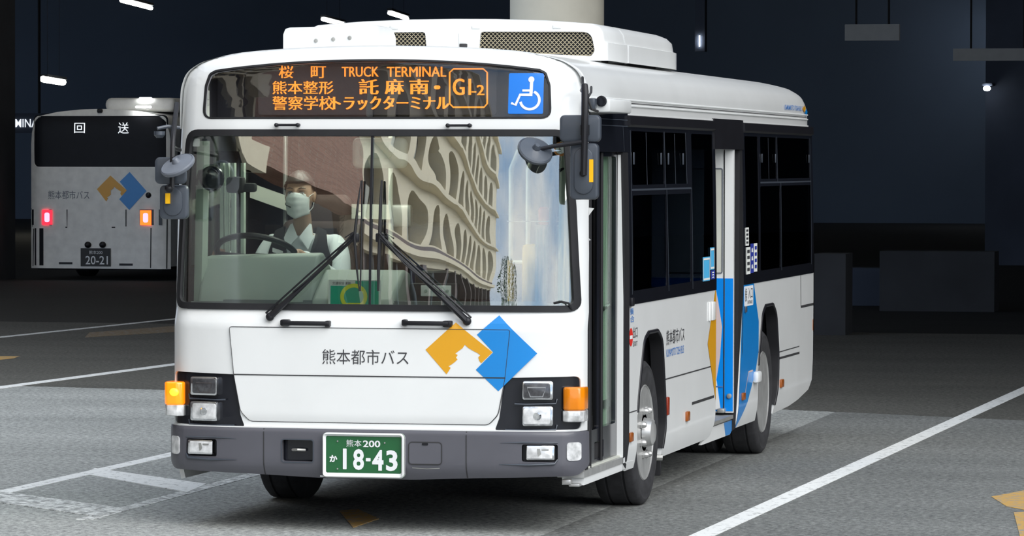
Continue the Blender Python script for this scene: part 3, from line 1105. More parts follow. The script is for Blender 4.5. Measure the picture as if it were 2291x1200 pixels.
BP = roundpoly([(-1.165, 0.552), (-1.166, 0.36), (-1.12, 0.315), (-0.6, 0.30), (-0.25, 0.285), (0.25, 0.285), (0.6, 0.30), (1.12, 0.315), (1.166, 0.36), (1.165, 0.552)], [0.01, 0.05, 0.05, 0.1, 0.1, 0.1, 0.1, 0.05, 0.05, 0.01], 4)
TOW = rrect(-0.472, 0.372, -0.298, 0.492, 0.012, 4)
FOG = {s: rrect(s * 0.937 - 0.093, 0.392, s * 0.937 + 0.093, 0.486, 0.012, 3) for s in (1, -1)}
BCU = [s * v for s in (-1, 1) for v in (1.163, 1.158, 1.15, 1.14, 1.125, 1.105, 1.08, 1.05)]
bp = patch('bumper', BP, BF(), 'bumper_grey', BUS, holes=[TOW, FOG[1], FOG[-1]], step=0.06, cuts_u=BCU, cuts_v=[0.32, 0.335, 0.35, 0.37, 0.535, 0.54, 0.546], thick=0.03, facing=(0, -1, 0))
for x in (-0.575, 0.545):
    strip(MB(), dense([(x, 0.30), (x, 0.55)], 0.02), 0.006, BF(0.0015)).build('bumper_seam', 'seam_dark', bp, smooth=0, flip=False)
patch('tow_recess', rrect(-0.475, 0.37, -0.295, 0.494, 0.012, 3), BF(-0.05), 'black_gloss', bp, step=0.05, thick=0.004, facing=(0, -1, 0))
strip(MB(), rrect(-0.474, 0.370, -0.296, 0.494, 0.014, 4), 0.006, BF(0.003), True).build('tow_frame', 'mirror_grey', bp, smooth=0, flip=False)
MB().tube([(-0.42, -0.03, 0.435), (-0.385, -0.055, 0.438), (-0.35, -0.03, 0.435)], 0.008, 8).build('tow_eye', 'steel_dull', bp)
TC = rrect(0.232, 0.372, 0.412, 0.490, 0.018, 5)
patch('tow_cover', TC, BF(0.003), 'bumper_grey', bp, step=0.06, thick=0.004, facing=(0, -1, 0))
strip(MB(), TC, 0.006, BF(0.0042), True).build('tow_cover_seam', 'seam_dark', bp, smooth=0, flip=False)
patch('tow_cover_catch', rrect(0.305, 0.474, 0.338, 0.487, 0.004, 2), BF(0.006), 'black_satin', bp, step=None, thick=0.003, facing=(0, -1, 0))
strip(MB(), [(0.25, 0.352), (0.33, 0.348), (0.40, 0.352)], 0.004, BF(0.002)).build('bumper_scratch', 'steel_dull', bp, smooth=0, flip=False)
for s in (1, -1):
    patch('fog_recess', ring(FOG[s], 0.002), BF(-0.04), 'black_satin', bp, step=0.05, thick=0.004, facing=(0, -1, 0))
    cx = s * 0.937
    y = BF()(cx, 0.44)[1]
    rz = Matrix.Rotation(s * 0.2, 3, 'Z')
    fg = MB().slab((cx, y + 0.02, 0.441), (0.152, 0.05, 0.078), 0.008, 3, 0.004, rz).build('fog_lamp', 'chrome', bp)
    MB().slab((cx, y - 0.004, 0.441), (0.136, 0.012, 0.062), 0.006, 3, 0.003, rz).build('fog_lens', 'lens_clear', fg)
    MB().add([rz @ Vector(p) + Vector((cx, y - 0.012, 0.441)) for p in ((-0.012, 0, 0.022), (0.004, 0, 0.022), (0.01, 0, -0.006), (-0.006, 0, -0.02), (0.012, 0, 0.02), (0.05, 0, 0.02), (0.05, 0, 0.012), (0.014, 0, 0.012))],
             [(0, 1, 2, 3), (4, 5, 6, 7)]).build('fog_bulb', 'steel_dull', fg, smooth=0)
    # moulded lips sweeping inward
    mb = MB().tube([BF(0.004)(s * 1.03, 0.405), BF(0.010)(s * 1.015, 0.383), BF(0.010)(s * 0.88, 0.377), BF(0.003)(s * 0.725, 0.378)], [0.004, 0.007, 0.006, 0.001], 6)
    mb.tube([BF(0.002)(s * 1.03, 0.495), BF(0.006)(s * 0.85, 0.497), BF(0.001)(s * 0.73, 0.492)], [0.004, 0.005, 0.001], 6)
    mb.build('bumper_lip', 'mirror_grey', bp)
    cx = s * 1.108
    patch('corner_lamp', rrect(s * 1.108 - 0.032, 0.397, s * 1.108 + 0.032, 0.495, 0.016, 4), BF(0.006), 'lens_clear', bp, step=0.02, thick=0.006, facing=(0, -1, 0))
patch('bumper_trim', [(-1.13, 0.5525), (1.13, 0.5525), (1.13, 0.559), (-1.13, 0.559)], lambda x, z: (x, BF()(x, .54)[1] + 0.012, z), 'white_paint', BUS, step=0.05, thick=0.02, facing=(0, -1, 0))

# ---- number plate
p, q = fp(721, 1064, 0.06), fp(904, 967, 0.06)
PX0, PZ0, PX1, PZ1 = p[0], 0.295, q[0], 0.536
YP = BF()(0, 0.45)[1] - 0.022
pl = patch('number_plate', rrect(PX0, PZ0, PX1, PZ1, 0.022, 5), lambda x, z: (x, YP, z), 'plate_green', BUS, step=None, thick=0.01, facing=(0, -1, 0))
mb = MB()
fo, fi = rrect(PX0, PZ0, PX1, PZ1, 0.024, 6), rrect(PX0 + 0.02, PZ0 + 0.026, PX1 - 0.016, PZ1 - 0.018, 0.008, 6)
n = len(fo)
mb.add([(x, YP - 0.004, z) for x, z in fo] + [(x, YP - 0.018, z) for x, z in ring(fo, -0.007)] + [(x, YP - 0.004, z) for x, z in fi] + [(x, YP + 0.02, z) for x, z in fo],
       [(i, (i + 1) % n, n + (i + 1) % n, n + i) for i in range(n)] + [(n + i, n + (i + 1) % n, 2 * n + (i + 1) % n, 2 * n + i) for i in range(n)] +
       [(i, (i + 1) % n, 3 * n + (i + 1) % n, 3 * n + i) for i in range(n)])
mb.build('plate_frame', 'white_metal', pl)
pw, ph = PX1 - PX0, PZ1 - PZ0


def plate_text(s, x0, y0, x1, y1, bold):
    """box in the pixels of a 1900 x 1200 view of the plate whose frame spans 10..1840, 40..1115"""
    u = lambda x: PX0 + (x - 10) / 1830 * pw
    v = lambda y: PZ1 - (y - 40) / 1050 * ph
    decal('plate_text', s, (u(x0), v(y1), u(x1), v(y0)), lambda x, z: (x, YP - 0.0025, z), 'white_print', pl, bold)


plate_text('熊本', 545, 200, 885, 365, 0.03)
plate_text('200', 918, 210, 1305, 370, 0.02)
plate_text('か', 168, 565, 345, 730, 0.04)
plate_text('8', 697, 415, 942, 905, 0.03)
plate_text('4', 1125, 425, 1378, 910, 0.035)
plate_text('3', 1435, 430, 1692, 915, 0.03)
u = lambda x: PX0 + (x - 10) / 1830 * pw
v = lambda y: PZ1 - (y - 40) / 1050 * ph
for x0, y0, x1, y1 in ((468, 408, 552, 892), (983, 622, 1090, 698)):
    patch('plate_text', rrect(u(x0), v(y1), u(x1), v(y0), 0.003, 2), lambda x, z: (x, YP - 0.0025, z), 'white_print', pl, step=None)
for x, y in ((350, 240), (1405, 262), (348, 888)):
    MB().lathe([(0, 0.005), (-0.005, 0.0035), (-0.005, 0)], (u(x), YP - 0.002, v(y)), 'y', 10).build('plate_bolt', 'steel', pl)
MB().tube([(PX0 - 0.015, YP + 0.01, 0.30), (PX0 + 0.02, YP + 0.005, 0.30)], 0.004, 6).build('plate_bracket', 'white_metal', pl)

# ---- wipers
for k, (piv, elb, top, bot) in enumerate((((604, 709), (793, 532), (808, 404), (804, 652)), ((1045, 719), (849, 532), (853, 404), (845, 652)))):
    P = lambda q, o: Vector(F(o)(*fp(q[0], q[1], o)))
    A, E_, T_, B_ = P(piv, 0.03), P(elb, 0.045), P(top, 0.035), P(bot, 0.03)
    mb = MB().tube([P(piv, 0.0), A], 0.02, 12).ball(A, (0.024, 0.02, 0.024), 12, 8)
    side = Vector((0.018, 0, 0.014)) * (-1 if k == 0 else 1)
    side.z = abs(side.z)
    mb.tube([A, A + (E_ - A) * 0.06, A + (E_ - A) * 0.45, E_], [0.02, 0.018, 0.012, 0.008], 8)
    wp = mb.build('wiper', 'black_satin', BUS)
    MB().tube([A + side * 1.3, A + (E_ - A) * 0.5 + side + Vector((0, -0.01, 0)), E_ + side * 0.6], 0.0055, 6).build('wiper_linkage', 'black_satin', wp)
    MB().tube([A + (E_ - A) * 0.3 + side * 0.5 + Vector((0, -0.015, 0)), A + (E_ - A) * 0.7 + Vector((0, -0.02, 0)) - side * 0.3, E_ + Vector((0, -0.02, 0.03)), E_ + Vector((0.05 * (1 if k else -1), -0.012, 0.0))], 0.004, 6).build('washer_hose', 'black_rubber', wp)
    mid = (T_ + B_) / 2
    MB().rbox(E_ + Vector((0, 0.01, 0)), (0.045, 0.03, 0.05), 0.008).build('blade_joint', 'black_satin', wp)
    mb = MB()
    mb.tube([T_ + Vector((0, 0.02, 0)), mid + Vector((0, 0.026, 0)), B_ + Vector((0, 0.02, 0))], 0.0045, 6)
    mb.tube([T_, T_ + (E_ - T_) * 0.4 - Vector((0, 0.01, 0)), E_, E_ + (B_ - E_) * 0.6 - Vector((0, 0.01, 0)), B_], [0.003, 0.006, 0.009, 0.006, 0.003], 8)
    mb.build('wiper_blade', 'black_rubber', wp)

# ================================================================ body: roof, sides, rear
def roof_ring(y, k=0.0, drop=0.0):
    """cross-section over the gutter, shrunk by k"""
    h = [(1.132, 2.17)] + TOPH
    r = [(p[0] - k * min(1, p[0]), p[1] - 0.004 - drop * max(0, (p[1] - 2.2)) / 0.417) for p in h]
    return [(p[0] - 0.003, y, p[1]) for p in r] + [(-p[0] + 0.003, y, p[1]) for p in r[::-1][1:]]


stations = [(0.22, 0, 0)] + [(y, 0, 0) for y in np.linspace(0.6, 8.0, 12)] + [(8.3, 0.001, 0.004), (8.42, 0.004, 0.012), (8.5, 0.010, 0.030), (8.56, 0.020, 0.06), (8.60, 0.036, 0.10), (8.625, 0.065, 0.15), (8.634, 0.11, 0.21)]
rings = [roof_ring(*s) for s in stations]
m = len(rings[0])
mb = MB().add(sum(rings, []), [(i * m + j, i * m + j + 1, (i + 1) * m + j + 1, (i + 1) * m + j) for i in range(len(rings) - 1) for j in range(m - 1)] + [tuple((len(rings) - 1) * m + j for j in range(m))])
rf = mb.build('roof', 'white_paint', BUS, smooth=50)
for z in (2.338, 2.306):
    for s in (1, -1):
        mb = MB()
        mb.tube([(s * (SX(z) - 0.001), y, z) for y in np.linspace(0.36, 8.43, 12)], 0.0065, 8)
        mb.build('roof_moulding', 'white_metal', rf)
mb = MB()
strip(mb, [(0.7, 2.322), (8.42, 2.322)], 0.004, S(0.001))
mb.build('roof_seam', 'seam_dark', rf, smooth=0, flip=False)
mb = MB()
strip(mb, [(1.386, 2.256), (8.44, 2.256)], 0.014, S(0.004))
mb.build('gutter', 'white_metal', rf, smooth=0, flip=False)
p, q = sp(1764, 245), sp(1806, 245)
decal('roof_lettering', 'KUMAMOTO TOSHI BUS', (7.33, 2.365, 8.16, 2.40), S(0.004), 'blue_print', rf, 0.01)
patch('logo_yellow', [(8.19, 2.38), (8.28, 2.41), (8.34, 2.385), (8.28, 2.355)], S(0.004), 'logo_yellow', rf, step=None)
patch('logo_blue', [(8.29, 2.352), (8.36, 2.385), (8.42, 2.362), (8.36, 2.328)], S(0.004), 'logo_blue', rf, step=None)

ARF = roundpoly([(1.60, 0.0), (1.66, 0.62), (1.84, 0.965), (1.98, 1.005), (2.28, 1.005), (2.42, 0.955), (2.515, 0.62), (2.54, 0.44), (2.50, 0.31), (2.46, 0.0)], [0, 0.3, 0.14, 0.08, 0.08, 0.16, 0.3, 0.2, 0.1, 0], 4)
ARR = roundpoly([(5.90, 0.0), (6.05, 0.66), (6.20, 0.96), (6.34, 1.015), (6.68, 1.015), (6.82, 0.95), (6.93, 0.66), (6.91, 0.45), (6.82, 0.33), (6.72, 0.0)], [0, 0.3, 0.14, 0.08, 0.08, 0.16, 0.3, 0.2, 0.1, 0], 4)


def below_cut(outline_top, z0, y0, y1, arch):
    """panel outline running round the arch: bottom left -> arch -> bottom right -> top"""
    a = [p for p in arch if p[1] > z0]
    return [(y0, z0)] + [(a[0][0] - 0.004, z0)] + a + [(a[-1][0], z0)] + outline_top


ZB = 1.183
SKF = below_cut([(4.10, 0.25), (4.22, 0.27), (4.315, 0.34), (4.33, 0.45), (4.33, ZB), (1.386, ZB)], 0.246, 1.386, 4.1, ARF)
SKR = below_cut([(7.55, 0.262), (7.95, 0.285), (8.42, 0.335), (8.56, 0.40), (8.61, 0.55), (8.63, 1.0), (8.63, ZB), (5.40, ZB)], 0.250, 5.20, 7.5, ARR)
CV = [0.26, 0.28, 0.30, 0.32, 0.34, 0.37, 0.40]
for side in (1, -1):
    if side == 1:
        lists = [(SKF, 'side_panel'), (SKR, 'side_panel')]
    else:
        full = below_cut([], 0.246, 0.24, 0, ARF)[:-1] + [(ARF[-1][0], 0.246)] + [p for p in below_cut([], 0.246, 4.2, 0, ARR)[1:]] + SKR[-8:-2] + [(8.63, ZB), (0.24, ZB)]
        lists = [(full, 'side_panel')]
    for ol, nm in lists:
        sdp = patch(nm, ol, S(0, side), 'white_paint', BUS, step=(0.4, 0.2), cuts_v=CV, thick=0.025, facing=(side, 0, 0))
        if side == 1 and ol is SKF:
            PF = sdp
        if side == 1 and ol is SKR:
            PR = sdp
    # arch lips and wheelhouses
    for arch in (ARF, ARR):
        a = [p for p in arch if p[1] > 0.246]
        mb = MB()
        mb.tube([S(-0.002, side)(*p) for p in a], 0.013, 8)
        mb.build('arch_trim', 'black_satin', BUS)
        a3 = [p for p in ring(arch, -0.014) if p[1] > 0.24]
        k = len(a3)
        MB().add([(side * (SX(p[1]) + 0.003), p[0], p[1]) for p in a3] + [(side * 1.08, p[0], p[1]) for p in a3], [(i, i + 1, k + i + 1, k + i) for i in range(k - 1)]).build('arch_liner', 'black_rubber', BUS, flip=False)
        a2 = [p for p in ring(arch, 0.03) if p[1] > 0.1]
        mb = MB()
        k = len(a2)
        mb.add([(side * 1.125, p[0], p[1]) for p in a2] + [(side * 0.62, p[0], p[1]) for p in a2], [(i, i + 1, k + i + 1, k + i) for i in range(k - 1)] + [tuple(range(k, 2 * k))])
        mb.build('wheelhouse', 'underbody', BUS)
mb = MB().box(-0.6, 0.6, 0.25, 8.2, 0.30, 0.5).box(-1.1, 1.1, 0.2, 1.5, 0.33, 0.45).box(-1.1, 1.1, 2.62, 4.15, 0.30, 0.45).box(-1.1, 0.45, 4.15, 5.2, 0.28, 0.40).box(-1.1, 1.1, 5.2, 5.8, 0.3, 0.45).box(-1.1, 1.1, 7.0, 8.3, 0.34, 0.6)
mb.tube([(-0.95, 2.08, 0.42), (0.95, 2.08, 0.42)], 0.07, 10).tube([(-0.95, 6.45, 0.42), (0.95, 6.45, 0.42)], 0.09, 10).box(-0.3, 0.3, 6.25, 6.65, 0.22, 0.6)
mb.build('underbody', 'underbody', BUS, smooth=0)
for a_, b_, w_, par in (((1.386, 0.575), (1.63, 0.575), 0.006, PF), ((2.53, 0.706), (4.32, 0.706), 0.008, PF), ((3.456, 0.511), (4.26, 0.511), 0.017, PF),
                        ((5.38, 0.712), (6.06, 0.712), 0.008, PR), ((6.94, 0.672), (7.92, 0.672), 0.007, PR), ((6.97, 0.628), (7.93, 0.625), 0.016, PR),
                        ((8.0, 0.953), (8.62, 0.953), 0.018, PR), ((7.98, 1.18), (8.0, 0.953), 0.014, PR)):
    strip(MB(), dense([a_, b_], 0.4), w_, S(0.0015)).build('panel_seam', 'seam_dark', par, smooth=0, flip=False)


def cells(mb, arch):
    return mb


# ---- window bands
def band(name, y0, y1, panes, side=1, z0=ZB, z1=2.252, parent=BUS):
    o = patch(name, [(y0, z0), (y1, z0), (y1, z1), (y0, z1)], S(0.004, side), 'black_gloss', parent, holes=[rrect(a, c, b, d, 0.02, 3) for a, b, c, d in panes], step=(0.8, 0.15), thick=0.005, facing=(side, 0, 0))
    return o


B1 = [(1.50, 2.56, 1.26, 1.80), (2.60, 3.40, 1.26, 1.80), (1.50, 2.52, 1.86, 2.165), (2.56, 3.28, 1.86, 2.165), (3.46, 4.24, 1.26, 2.165)]
B2 = [(5.50, 6.06, 1.26, 2.165), (6.12, 7.0, 1.26, 1.83), (7.06, 8.50, 1.26, 1.83), (6.16, 6.86, 1.88, 2.165), (6.92, 8.46, 1.88, 2.165)]
wb1 = band('window_band', 1.386, 4.33, B1)
wb2 = band('window_band', 5.40, 8.60, B2)
wbo = band('window_band', 0.26, 8.60, [(0.5, 1.45, 1.26, 2.15), (1.55, 2.6, 1.26, 2.15), (2.7, 4.3, 1.26, 2.15), (4.4, 6.0, 1.26, 2.15), (6.1, 7.3, 1.26, 2.15), (7.4, 8.45, 1.26, 2.15)], -1)
for wb, ps, side in ((wb1, B1, 1), (wb2, B2, 1), (wbo, [(0.5, 1.45, 1.26, 2.15), (1.55, 2.6, 1.26, 2.15), (2.7, 4.3, 1.26, 2.15), (4.4, 6.0, 1.26, 2.15), (6.1, 7.3, 1.26, 2.15), (7.4, 8.45, 1.26, 2.15)], -1)):
    for a, b, c_, d in ps:
        patch('window_pane', rrect(a - 0.01, c_ - 0.01, b + 0.01, d + 0.01, 0.02, 3), S(0.0005, side), 'door_glass' if side < 0 and b < 1.5 else 'side_glass', wb, step=(0.5, 0.15), thick=0.005, facing=(side, 0, 0))
# sliding sashes and thin metal lines of the door side
for wb, lines in ((wb1, [((1.46, 1.832), (3.42, 1.832)), ((2.575, 1.83), (2.62, 1.225)), ((3.43, 1.83), (3.445, 1.215)), ((1.46, 2.17), (1.46, 1.24)), ((1.95, 1.86), (1.945, 2.16)), ((2.545, 1.84), (2.53, 2.17)), ((2.88, 1.86), (2.87, 2.16)), ((3.27, 1.86), (3.25, 2.17))]),
                  (wb2, [((6.12, 1.855), (8.5, 1.855)), ((7.03, 1.855), (7.04, 1.24)), ((6.5, 1.88), (6.5, 2.16)), ((6.89, 1.86), (6.89, 2.17)), ((8.48, 1.25), (8.48, 2.17))])):
    mb = MB()
    for a, b in lines:
        strip(mb, dense([a, b], 0.2), 0.011 if abs(a[1] - b[1]) < 0.1 else 0.016, S(0.006))
    mb.build('window_frame', 'mirror_grey', wb, smooth=0, flip=False)
for y in (1.54, 2.40, 2.64, 3.14):
    MB().rbox(S(0.008)(y, 2.01), (0.006, 0.03, 0.07), 0.003).build('sash_catch', 'mirror_grey', wb1)
for y in (6.2, 6.8, 8.4):
    MB().rbox(S(0.008)(y, 2.02), (0.006, 0.03, 0.06), 0.003).build('sash_catch', 'mirror_grey', wb2)
mb = MB()
for y0, y1 in ((1.386, 4.27), (5.42, 8.56)):
    mb.prism([(0.0, 2.255), (0.022, 2.25), (0.024, 2.20), (0.0, 2.185)], lambda a, b: (SX(b) + a, y0, b), lambda a, b: (SX(b) + a, y1, b))
mb.build('drip_rail', 'black_satin', BUS, smooth=0)

# ---- front door: pillar, header, recessed leaf, jamb, sill
XD = 1.11
mb = MB()
mb.prism([(0.235, 0.31), (0.30, 0.31), (0.36, 2.25), (0.30, 2.26), (0.285, 2.2), (0.25, 1.2)], lambda y, z: (SX(z) - 0.03, y, z), lambda y, z: (SX(z) - 0.004, y, z))
mb.build('door_pillar', 'black_rubber', BUS, smooth=0)
DF = thing('x', '', '')
bpy.data.objects.remove(DF)
LY0, LY1 = 0.45, 1.235
leaf = patch('front_door', [(LY0, 0.335), (LY1, 0.335), (LY1, 2.05), (LY0, 2.05)], lambda y, z: (XD, y, z), 'black_gloss', BUS, holes=[rrect(0.79, 0.53, 1.20, 2.02, 0.02, 3), rrect(0.52, 0.53, 0.72, 2.02, 0.02, 3), rrect(0.60, 0.365, 0.86, 0.46, 0.01, 2)], step=None, thick=0.035, facing=(1, 0, 0))
patch('door_pane', rrect(0.78, 0.52, 1.21, 2.03, 0.02, 3), lambda y, z: (XD - 0.012, y, z), 'door_glass', leaf, step=None, thick=0.005, facing=(1, 0, 0))
patch('door_pane', rrect(0.51, 0.52, 0.73, 2.03, 0.02, 3), lambda y, z: (XD - 0.012, y, z), 'dark_glass', leaf, step=None, thick=0.005, facing=(1, 0, 0))
patch('door_pane', rrect(0.59, 0.36, 0.87, 0.47, 0.01, 2), lambda y, z: (XD - 0.012, y, z), 'door_glass', leaf, step=None, thick=0.005, facing=(1, 0, 0))
MB().box(1.04, 1.06, 0.76, 1.24, 0.5, 2.03).build('added_bright_door_backing', 'interior_green', BUS, smooth=0)  # added panel behind the pane to brighten the door glass
mb = MB().tube([(XD + 0.006, 0.755, 0.35), (XD + 0.006, 0.755, 2.04)], 0.01, 8).tube([(XD + 0.004, 0.40, 0.33), (XD + 0.004, 0.40, 2.05)], 0.02, 8)
mb.build('door_edge_rubber', 'black_rubber', leaf)
MB().tube([(XD - 0.03, 0.80, 1.08), (XD - 0.032, 0.95, 1.17), (XD - 0.032, 1.2, 1.20)], 0.014, 10).build('door_rail', 'chrome', leaf)
mb = MB().add([(XD - 0.0, 1.24, 0.30), (1.146, 1.24, 0.30), (1.146, 1.24, 1.2), (1.128, 1.24, 2.03), (1.112, 1.24, 2.03)] + [(XD - 0.0, 1.30, 0.30), (1.146, 1.30, 0.30), (1.146, 1.30, 1.2), (1.128, 1.30, 2.03), (1.112, 1.30, 2.03)],
              [(0, 1, 2, 3, 4), (5, 6, 7, 8, 9), (0, 1, 6, 5), (1, 2, 7, 6), (2, 3, 8, 7), (3, 4, 9, 8), (4, 0, 5, 9)])
mb.build('door_jamb', 'white_paint', BUS, smooth=0)
patch('door_post', roundpoly([(1.245, 0.30), (1.386, 0.26), (1.386, 2.25), (1.245, 2.25)], 0), S(0.004), 'black_rubber', BUS, step=(None, 0.15), thick=0.03, facing=(1, 0, 0))
MB().rbox(S(0.012)(1.42, 1.20), (0.02, 0.06, 0.05), 0.006).build('band_joint', 'black_satin', BUS)
patch('door_header', [(0.30, 2.045), (1.40, 2.045), (1.40, 2.262), (0.33, 2.262)], S(0.006), 'black_gloss', BUS, step=(0.3, 0.1), thick=0.05, facing=(1, 0, 0))
mb = MB()
for z in (2.225, 2.19):
    strip(mb, [(0.36, z), (1.40, z)], 0.005, S(0.0075))
strip(mb, [(1.24, 2.19), (1.26, 2.05)], 0.01, S(0.0075))
mb.build('header_seam', 'mirror_grey', BUS, smooth=0, flip=False)
sill = MB().box(1.0, 1.146, 0.14, 1.25, 0.30, 0.335).build('door_sill', 'steel', BUS, smooth=0)
MB().box(1.02, 1.14, 0.17, 1.25, 0.258, 0.299).build('sill_skirt', 'white_paint', sill, smooth=0)
MB().box(0.98, 1.13, 0.12, 1.25, 0.336, 0.345).build('sill_edge', 'interior_cream', sill, smooth=0)
MB().rbox((1.06, 0.11, 0.28), (0.05, 0.05, 0.03), 0.008).rbox((1.10, 0.13, 0.262), (0.06, 0.06, 0.016), 0.005).build('sill_bracket', 'steel', sill)
skp = patch('side_panel', roundpoly([(1.25, 0.262), (1.60, 0.246), (1.60, 0.29), (1.39, 0.30), (1.25, 0.30)], 0), S(0.002), 'white_paint', BUS, step=None, thick=0.02, facing=(1, 0, 0))

# ---- camera box over the front door
cb = MB().rbox((1.19, 0.62, 2.292), (0.12, 0.62, 0.072), 0.012).build('camera_housing', 'white_metal', BUS)
MB().lathe([(-0.02, 0.026), (-0.045, 0.03), (-0.047, 0.02), (-0.04, 0.0)], (1.205, 0.34, 2.315), 'y', 16).build('camera_lens', 'black_gloss', cb)
mb = MB().tube([(1.16, 0.24, 2.39), (1.175, 0.16, 2.36), (1.17, 0.1, 2.33), (1.185, 0.12, 2.27), (1.20, 0.22, 2.26)], 0.007, 6)
mb.build('camera_cable', 'seam_dark', cb)
MB().rbox((1.165, 0.22, 2.30), (0.05, 0.06, 0.06), 0.008).build('cable_box', 'mirror_grey', cb)
MB().tube([(1.12, 0.2, 2.44), (1.14, 0.1, 2.41), (1.165, 0.02, 2.385), (1.175, -0.06, 2.385)], 0.008, 6).build('mirror_cable', 'black_rubber', BUS)

# ---- middle door: dark header, folded leaf facing forward, step
patch('door_header', [(4.28, 2.075), (5.42, 2.075), (5.42, 2.268), (4.28, 2.268)], S(0.012), 'black_satin', BUS, step=(0.4, 0.08), thick=0.05, facing=(1, 0, 0))
MB().rbox((1.06, 4.9, 2.12), (0.14, 0.4, 0.07), 0.01).build('door_motor', 'mirror_grey', BUS)
LFY = 5.06
md = MB().box(0.60, 1.078, LFY, LFY + 0.035, 0.36, 2.075).build('middle_door', 'white_paint', BUS, smooth=0)
MB().box(1.084, 1.142, LFY - 0.006, LFY + 0.03, 0.36, 2.075).build('door_leaf', 'white_paint', md, smooth=0)
FD = lambda y: (lambda x, z: (x, y, z))
patch('door_colour', [(0.6, 0.37), (1.076, 0.37), (1.076, 1.236), (0.6, 1.236)], FD(LFY - 0.003), 'door_blue', md, step=None, thick=0.002, facing=(0, -1, 0))
patch('door_colour', [(1.086, 0.37), (1.141, 0.37), (1.141, 1.236), (1.086, 1.236)], FD(LFY - 0.009), 'door_blue', md, step=None, thick=0.002, facing=(0, -1, 0))
patch('door_colour', [(1.02, 1.2), (1.043, 1.08), (1.068, 0.92), (1.055, 0.72), (1.02, 0.50)], FD(LFY - 0.005), 'pale_pink', md, step=None, thick=0.001, facing=(0, -1, 0))
patch('door_colour', [(1.0, 0.38), (1.06, 0.38), (1.035, 0.56), (1.0, 0.70)], FD(LFY - 0.006), 'white_paint', md, step=None, thick=0.001, facing=(0, -1, 0))
patch('door_pane', rrect(0.70, 1.27, 1.066, 1.95, 0.01, 2), FD(LFY - 0.003), 'interior_cream', md, step=None, thick=0.002, facing=(0, -1, 0))
strip(MB(), rrect(0.70, 1.27, 1.068, 1.95, 0.01, 2), 0.008, FD(LFY - 0.0065), True).build('pane_seal', 'grey_plastic', md, smooth=0, flip=False)
MB().box(1.077, 1.085, LFY - 0.004, LFY + 0.01, 0.36, 2.07).build('door_hinge_rubber', 'black_rubber', md, smooth=0)
MB().lathe([(0, 0.016), (-0.01, 0.016), (-0.012, 0.008), (-0.012, 0)], (1.118, LFY - 0.01, 0.47), 'y', 16).build('door_lock', 'steel_dull', md)
strip(MB(), [(0.9, 0.53), (1.076, 0.53)], 0.01, FD(LFY - 0.007)).build('door_seam', 'blue_print', md, smooth=0, flip=False)
MB().rbox((1.07, LFY - 0.03, 0.375), (0.05, 0.06, 0.03), 0.008).build('door_pivot', 'steel_dull', md)
mb = MB()
mb.prism([(5.10, 0.24), (5.215, 0.25), (5.36, 0.75), (5.40, 1.2), (5.42, 2.08), (5.30, 2.08), (5.20, 1.2), (5.15, 0.6)], lambda y, z: (SX(z) - 0.05, y, z), lambda y, z: (SX(z) + 0.004, y, z))
mb.build('door_post', 'black_rubber', BUS, smooth=0)
mb = MB()
mb.prism([(4.28, 0.30), (4.345, 0.34), (4.36, 2.1), (4.30, 2.1)], lambda y, z: (SX(z) - 0.06, y, z), lambda y, z: (SX(z) - 0.003, y, z))
mb.build('door_post', 'black_rubber', BUS, smooth=0)
st = MB().box(0.5, 1.14, 4.0, 5.08, 0.322, 0.345).build('door_step', 'steel_dull', BUS, smooth=0)
patch('step_skirt', roundpoly([(3.95, 0.222), (5.03, 0.22), (5.10, 0.24), (5.10, 0.31), (4.2, 0.31), (4.06, 0.25)], 0), lambda y, z: (1.125, y, z), 'white_paint', st, step=None, thick=0.02, facing=(1, 0, 0))
patch('step_colour', [(4.86, 0.222), (5.03, 0.222), (5.10, 0.242), (5.10, 0.31), (4.80, 0.31)], lambda y, z: (1.127, y, z), 'logo_blue', st, step=None, thick=0.001, facing=(1, 0, 0))
mb = MB().box(0.5, 0.52, 4.3, 5.1, 0.345, 2.1).box(0.5, 1.1, 5.10, 5.12, 0.345, 2.1).box(0.5, 1.12, 4.28, 4.30, 0.345, 1.2)
mb.build('stairwell', 'interior_dark', BUS, smooth=0)

# ---- livery and writing on the door side
patch('side_logo_yellow', [(4.325, 0.48), (4.325, 1.18), (4.297, 1.18), (4.015, 0.853)], S(0.002), 'logo_yellow', PF, step=(None, 0.1))
patch('side_logo_blue', [(5.203, 0.253), (5.396, 1.182), (5.837, 1.182), (6.053, 0.92), (6.05, 0.72), (5.926, 0.592), (5.591, 0.401), (5.225, 0.253)], S(0.002), 'logo_blue', PR, step=(None, 0.08), cuts_v=CV)
mb = MB()
text_into(mb, '乗', (1.41, 1.125, 1.53, 1.163), S(0.002))
text_into(mb, '合', (1.42, 1.083, 1.54, 1.12), S(0.002))
mb.build('side_lettering', 'blue_print', PF, smooth=0, flip=False)
mb = MB()
k = 20
mb.add([S(0.002)(1.445 + 0.055 * math.cos(2 * PI * i / k), 1.0 + 0.052 * math.sin(2 * PI * i / k)) for i in range(k)], [tuple(range(k))])
dis = mb.build('exit_symbol', 'red_print', PF, smooth=0, flip=False)
patch('exit_symbol_bar', [(1.405, 0.99), (1.485, 0.99), (1.485, 1.01), (1.405, 1.01)], S(0.003), 'white_print', dis, step=None)
decal('side_lettering', '出口', (1.505, 0.99, 1.645, 1.055), S(0.002), 'dark_print', PF, 0.02)
decal('side_lettering', 'EXIT', (1.51, 0.945, 1.645, 0.972), S(0.002), 'dark_print', PF)
decal('side_lettering', '熊本都市バス', (2.57, 0.905, 3.18, 0.995), S(0.002), 'dark_print', PF)
decal('side_lettering', 'KUMAMOTO TOSHI BUS', (2.57, 0.835, 3.16, 0.882), S(0.002), 'blue_print', PF)
